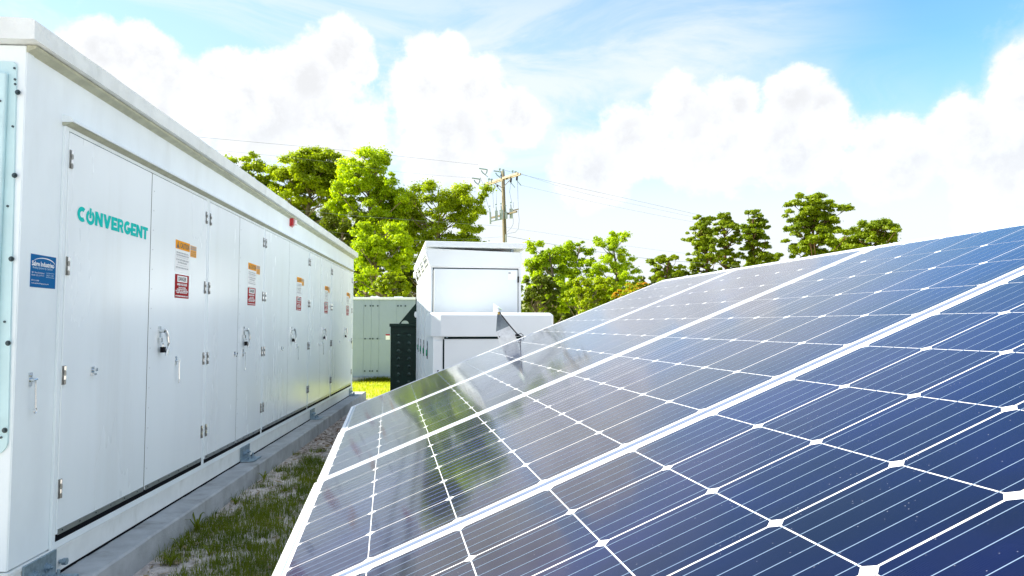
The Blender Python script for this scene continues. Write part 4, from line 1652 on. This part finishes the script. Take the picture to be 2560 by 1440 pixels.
tree('flowering_shrub', 'shrub with flat sprays of orange blossom above the panel edge', 'shrub', 1590, 34, 706, 62, 790, 'leaf',
     24, 4500, 0.11, 36, shape='dome', group=GM, extra=blossoms)
tree('bushy_tree', 'distant low green thicket between the airy tree and the small pine', 'tree', 1625, 70, 690, 60, 770, 'leafd',
     30, 6000, 0.22, 37, shape='dome', group=GM)
GP = 'pine trees rising behind the solar panels'
tree('pine_tree', 'small dark pine, the shortest and leftmost of the pines', 'tree', 1663, 55, 632, 52, 740, 'needle', 24, 5500, 0.20, 41,
     'pine', 'pinebark', GP)
tree('pine_tree', 'slender pine with a bare trunk, second from the left', 'tree', 1757, 58, 538, 50, 690, 'needle', 34, 8000, 0.19, 42,
     'pine', 'pinebark', GP, clump=0.30)
tree('pine_tree', 'pine half hidden between two others in the middle group', 'tree', 1815, 60, 530, 42, 690, 'needle', 30, 7000, 0.19, 43,
     'pine', 'pinebark', GP, clump=0.32)
tree('pine_tree', 'tall pine at the right of the middle group', 'tree', 1885, 58, 524, 50, 690, 'needle', 36, 9000, 0.19, 44,
     'pine', 'pinebark', GP, clump=0.30)
tree('pine_tree', 'tallest pine with a pointed leaning top', 'tree', 2030, 56, 482, 82, 660, 'needle', 54, 14000, 0.19, 45,
     'pine', 'pinebark', GP, clump=0.25)
tree('pine_tree', 'rounded dense pine, rightmost above the panel edge', 'tree', 2180, 60, 550, 70, 690, 'needle', 42, 11000, 0.19, 46,
     'round', 'pinebark', GP, clump=0.28)
tree('pine_tree', 'low pine crown between the tallest and the rightmost pine', 'tree', 2105, 64, 590, 50, 700, 'needle', 24, 5500, 0.19, 47,
     'round', 'pinebark', GP)
tree('pine_tree', 'dark low pine bough at the foot of the middle group', 'tree', 1925, 62, 630, 60, 700, 'needle', 24, 5000, 0.19, 48,
     'pine', 'pinebark', GP)
tree('bushy_tree', 'green thicket at the foot of the left pines', 'tree', 1720, 58, 672, 70, 760, 'leafd', 26, 6000, 0.18, 49,
     shape='dome', group=GP)

# far-off wood that closes the view low down behind everything
fw_ = []
r = random.Random(8)
for i in range(150):
    px = -500 + 3600 * i / 149 + r.uniform(-12, 12)
    hh = r.uniform(3.5, 6.5)
    d_ = r.uniform(105, 120)
    p = at(px, 818, d_)
    fw_.append(((p.x, p.y, hh * 0.55), hh * 0.75))
o = leaf_cloud('distant_wood', [c for c, _ in fw_], [q for _, q in fw_], [260] * len(fw_), 0.8, 'leafd', None, 88)
o['kind'] = 'stuff'
o['label'] = 'distant band of dark green woodland along the horizon'
o['category'] = 'woodland'


# ------------------------------------------------------------------ grass
def grass(name, pts, hmin, hmax, wid, m, seed, label):
    r = np.random.default_rng(seed)
    k = len(pts)
    p = np.array(pts)
    h = hmin + (hmax - hmin) * r.random(k) ** 1.7
    a = r.random(k) * 2 * np.pi
    lean = (0.25 + 0.6 * r.random(k)) * h
    dx, dy = np.cos(a), np.sin(a)
    sx, sy = -dy * wid, dx * wid
    v = np.zeros((k, 5, 3))
    v[:, 0, 0] = p[:, 0] - sx
    v[:, 0, 1] = p[:, 1] - sy
    v[:, 1, 0] = p[:, 0] + sx
    v[:, 1, 1] = p[:, 1] + sy
    mx, my = p[:, 0] + dx * lean * 0.35, p[:, 1] + dy * lean * 0.35
    v[:, 2, 0] = mx + sx * 0.7
    v[:, 2, 1] = my + sy * 0.7
    v[:, 2, 2] = h * 0.6
    v[:, 3, 0] = mx - sx * 0.7
    v[:, 3, 1] = my - sy * 0.7
    v[:, 3, 2] = h * 0.6
    v[:, 4, 0] = p[:, 0] + dx * lean
    v[:, 4, 1] = p[:, 1] + dy * lean
    v[:, 4, 2] = h * 0.95
    v[:, :2, 2] = -0.005
    idx = (np.arange(k)[:, None] * 5 + np.array([0, 1, 2, 3, 3, 2, 4])[None, :]).reshape(-1)
    ls = (np.arange(k)[:, None] * 7 + np.array([0, 4])[None, :]).reshape(-1)
    me = bpy.data.meshes.new(name)
    me.vertices.add(5 * k)
    me.vertices.foreach_set('co', v.reshape(-1))
    me.loops.add(7 * k)
    me.loops.foreach_set('vertex_index', idx.astype(np.int32))
    me.polygons.add(2 * k)
    me.polygons.foreach_set('loop_start', ls.astype(np.int32))
    me.materials.append(M[m])
    me.update(calc_edges=True)
    o = link(name, me, None, kind='stuff')
    o['label'] = label
    return o


r = random.Random(4)
from mathutils import noise as mn
pts = []
while len(pts) < 120000:
    x, y = r.uniform(-2.06, 0.6), 1.8 + 7.6 * r.random() ** 1.25
    d = mn.noise(Vector((x * 1.7, y * 1.1, 3.3))) * 0.8 + mn.noise(Vector((x * 6, y * 5, 1.0))) * 0.6
    d += 0.15 + 0.30 * min(1.0, (x + 2.06) / 0.7) - (0.35 if y > 8.3 else 0)
    if d > 0.12 and r.random() < min(1, d * 1.9):
        # small tufts
        for _ in range(4):
            pts.append((x + r.gauss(0, 0.016), y + r.gauss(0, 0.016)))
pts = [(max(-2.055, a_), b_) for a_, b_ in pts]
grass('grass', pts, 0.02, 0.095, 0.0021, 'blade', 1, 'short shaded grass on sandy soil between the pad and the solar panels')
pts = []
for _ in range(26000):
    x, y = r.uniform(-3.3, 3.0), r.uniform(15.6, 21.0)
    if x < -1.9 and y < 16.1:
        continue
    if mn.noise(Vector((x * 1.1, y * 1.1, 7.3))) + (y - 17) * 0.22 > -0.1:
        pts.append((x, y))
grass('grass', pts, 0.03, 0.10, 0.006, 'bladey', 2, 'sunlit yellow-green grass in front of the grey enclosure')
pts = []
for _ in range(1500):
    pts.append((at(r.gauss(952, 22), 930, 20.5).x, 20.84 - abs(r.gauss(0, 0.06))))
grass('grass', pts, 0.08, 0.22, 0.006, 'blade', 3, 'taller weeds along the kerb of the grey enclosure')


# leafy weeds at the foot of the pad
def weed(x, y, h, nl, lab, seed):
    rr_ = random.Random(seed)
    root = thing('weed', lab, 'weed', (x, y, 0), (0, 0, 0), 'weeds along the concrete pad')
    for i in range(nl):
        a = 2 * math.pi * i / nl + rr_.uniform(-.4, .4)
        L = h * rr_.uniform(0.7, 1.15)
        wdt = 0.006 * rr_.uniform(.8, 1.3)
        d = Vector((math.cos(a), math.sin(a), 0))
        sd2 = Vector((-math.sin(a), math.cos(a), 0)) * wdt
        s = MB()
        prof_ = [(0.0, 0.0, 0.5), (0.18, 0.45, 1.0), (0.45, 0.80, 0.9), (0.75, 0.85, 0.5), (0.95, 0.70, 0.05)]
        for j in range(4):
            (u0, z0, w0), (u1, z1, w1) = prof_[j], prof_[j + 1]
            s.add([d * L * u0 - sd2 * w0 + Vector((0, 0, z0 * L)), d * L * u0 + sd2 * w0 + Vector((0, 0, z0 * L)),
                   d * L * u1 + sd2 * w1 + Vector((0, 0, z1 * L)), d * L * u1 - sd2 * w1 + Vector((0, 0, z1 * L))], [(0, 1, 2, 3)])
        s.build('leaf', ['blade'], root)


WD = [(-2.02, 5.75, 0.15, 8, 'tall broad-leaved weed against the pad, largest near the front'),
      (-1.90, 4.95, 0.11, 7, 'single weed on bare sand, nearest the camera'),
      (-1.97, 5.30, 0.09, 6, 'small weed between the two larger ones by the pad'),
      (-1.99, 6.60, 0.08, 7, 'low weed at the pad beside the second bracket'),
      (-1.72, 5.15, 0.09, 6, 'small weed out on the sand away from the pad'),
      (-2.01, 7.60, 0.10, 8, 'bushy weed against the pad just past the second bracket')]
for i, (x, y, h, nl, lab) in enumerate(WD):
    weed(x, y, h, nl, lab, 30 + i)
# pale stone and litter on the soil
s = MB()
s.tube([(-1.50, 9.55, 0.012), (-1.44, 9.57, 0.018)], 0.022, 7)
tag(s.build('pebble', ['swhite'], bevel=0.008), 'pale pebble lying on dark leaf litter past the panel corner', 'stone')


def litter(name, n, area, smin, smax, m, seed, label):
    r_ = random.Random(seed)
    mb = MB()
    for _ in range(n):
        x, y = area(r_)
        a = r_.uniform(0, 6.28)
        L = r_.uniform(smin, smax)
        wd = L * r_.uniform(0.12, 0.5)
        d = Vector((math.cos(a), math.sin(a), r_.uniform(-.1, .3))) * L
        q = Vector((-math.sin(a), math.cos(a), r_.uniform(-.3, .3))) * wd
        c = Vector((x, y, 0.006 + abs(q.z) + abs(d.z)))
        mb.add([c - d, c - q, c + d, c + q], [(0, 1, 2, 3)])
    me = mb.mesh(name, [m], fixn=False)
    o = link(name, me, None, kind='stuff')
    o['label'] = label


M['litter'] = mat('dead_leaf_brown', (0.13, 0.075, 0.04), 0.9, var=0.5, vscale=9)
M['straw'] = mat('dry_straw', (0.26, 0.20, 0.11), 0.9, var=0.3, vscale=9)
M['gravel'] = mat('small_pale_gravel', (0.45, 0.42, 0.39), 0.9, var=0.3, vscale=30)
litter('leaf_litter', 1900, lambda q: (q.uniform(-2.05, -0.6), q.gauss(10.8, 1.4)), 0.012, 0.045, 'litter', 1,
       'dark dead leaves and twigs scattered on the sand near the far end of the pad')
litter('dry_straw', 1500, lambda q: (q.uniform(-2.05, 0.3), 3.0 + 7 * q.random()), 0.012, 0.05, 'straw', 2,
       'dry straw and dead blades lying among the shaded grass')
gb = MB()
gr = random.Random(6)
for _ in range(700):
    x = -2.05 + abs(gr.gauss(0, 0.16))
    y = gr.uniform(3.6, 12)
    r0_ = gr.uniform(0.004, 0.013)
    gb.add([(x - r0_, y, 0), (x, y - r0_, 0), (x + r0_, y, 0), (x, y + r0_, 0), (x + gr.uniform(-.003, .003), y, r0_)],
           [(0, 1, 4), (1, 2, 4), (2, 3, 4), (3, 0, 4)])
go = gb.build('gravel', ['gravel'], kind='stuff')
go['label'] = 'small loose gravel along the foot of the concrete pad'
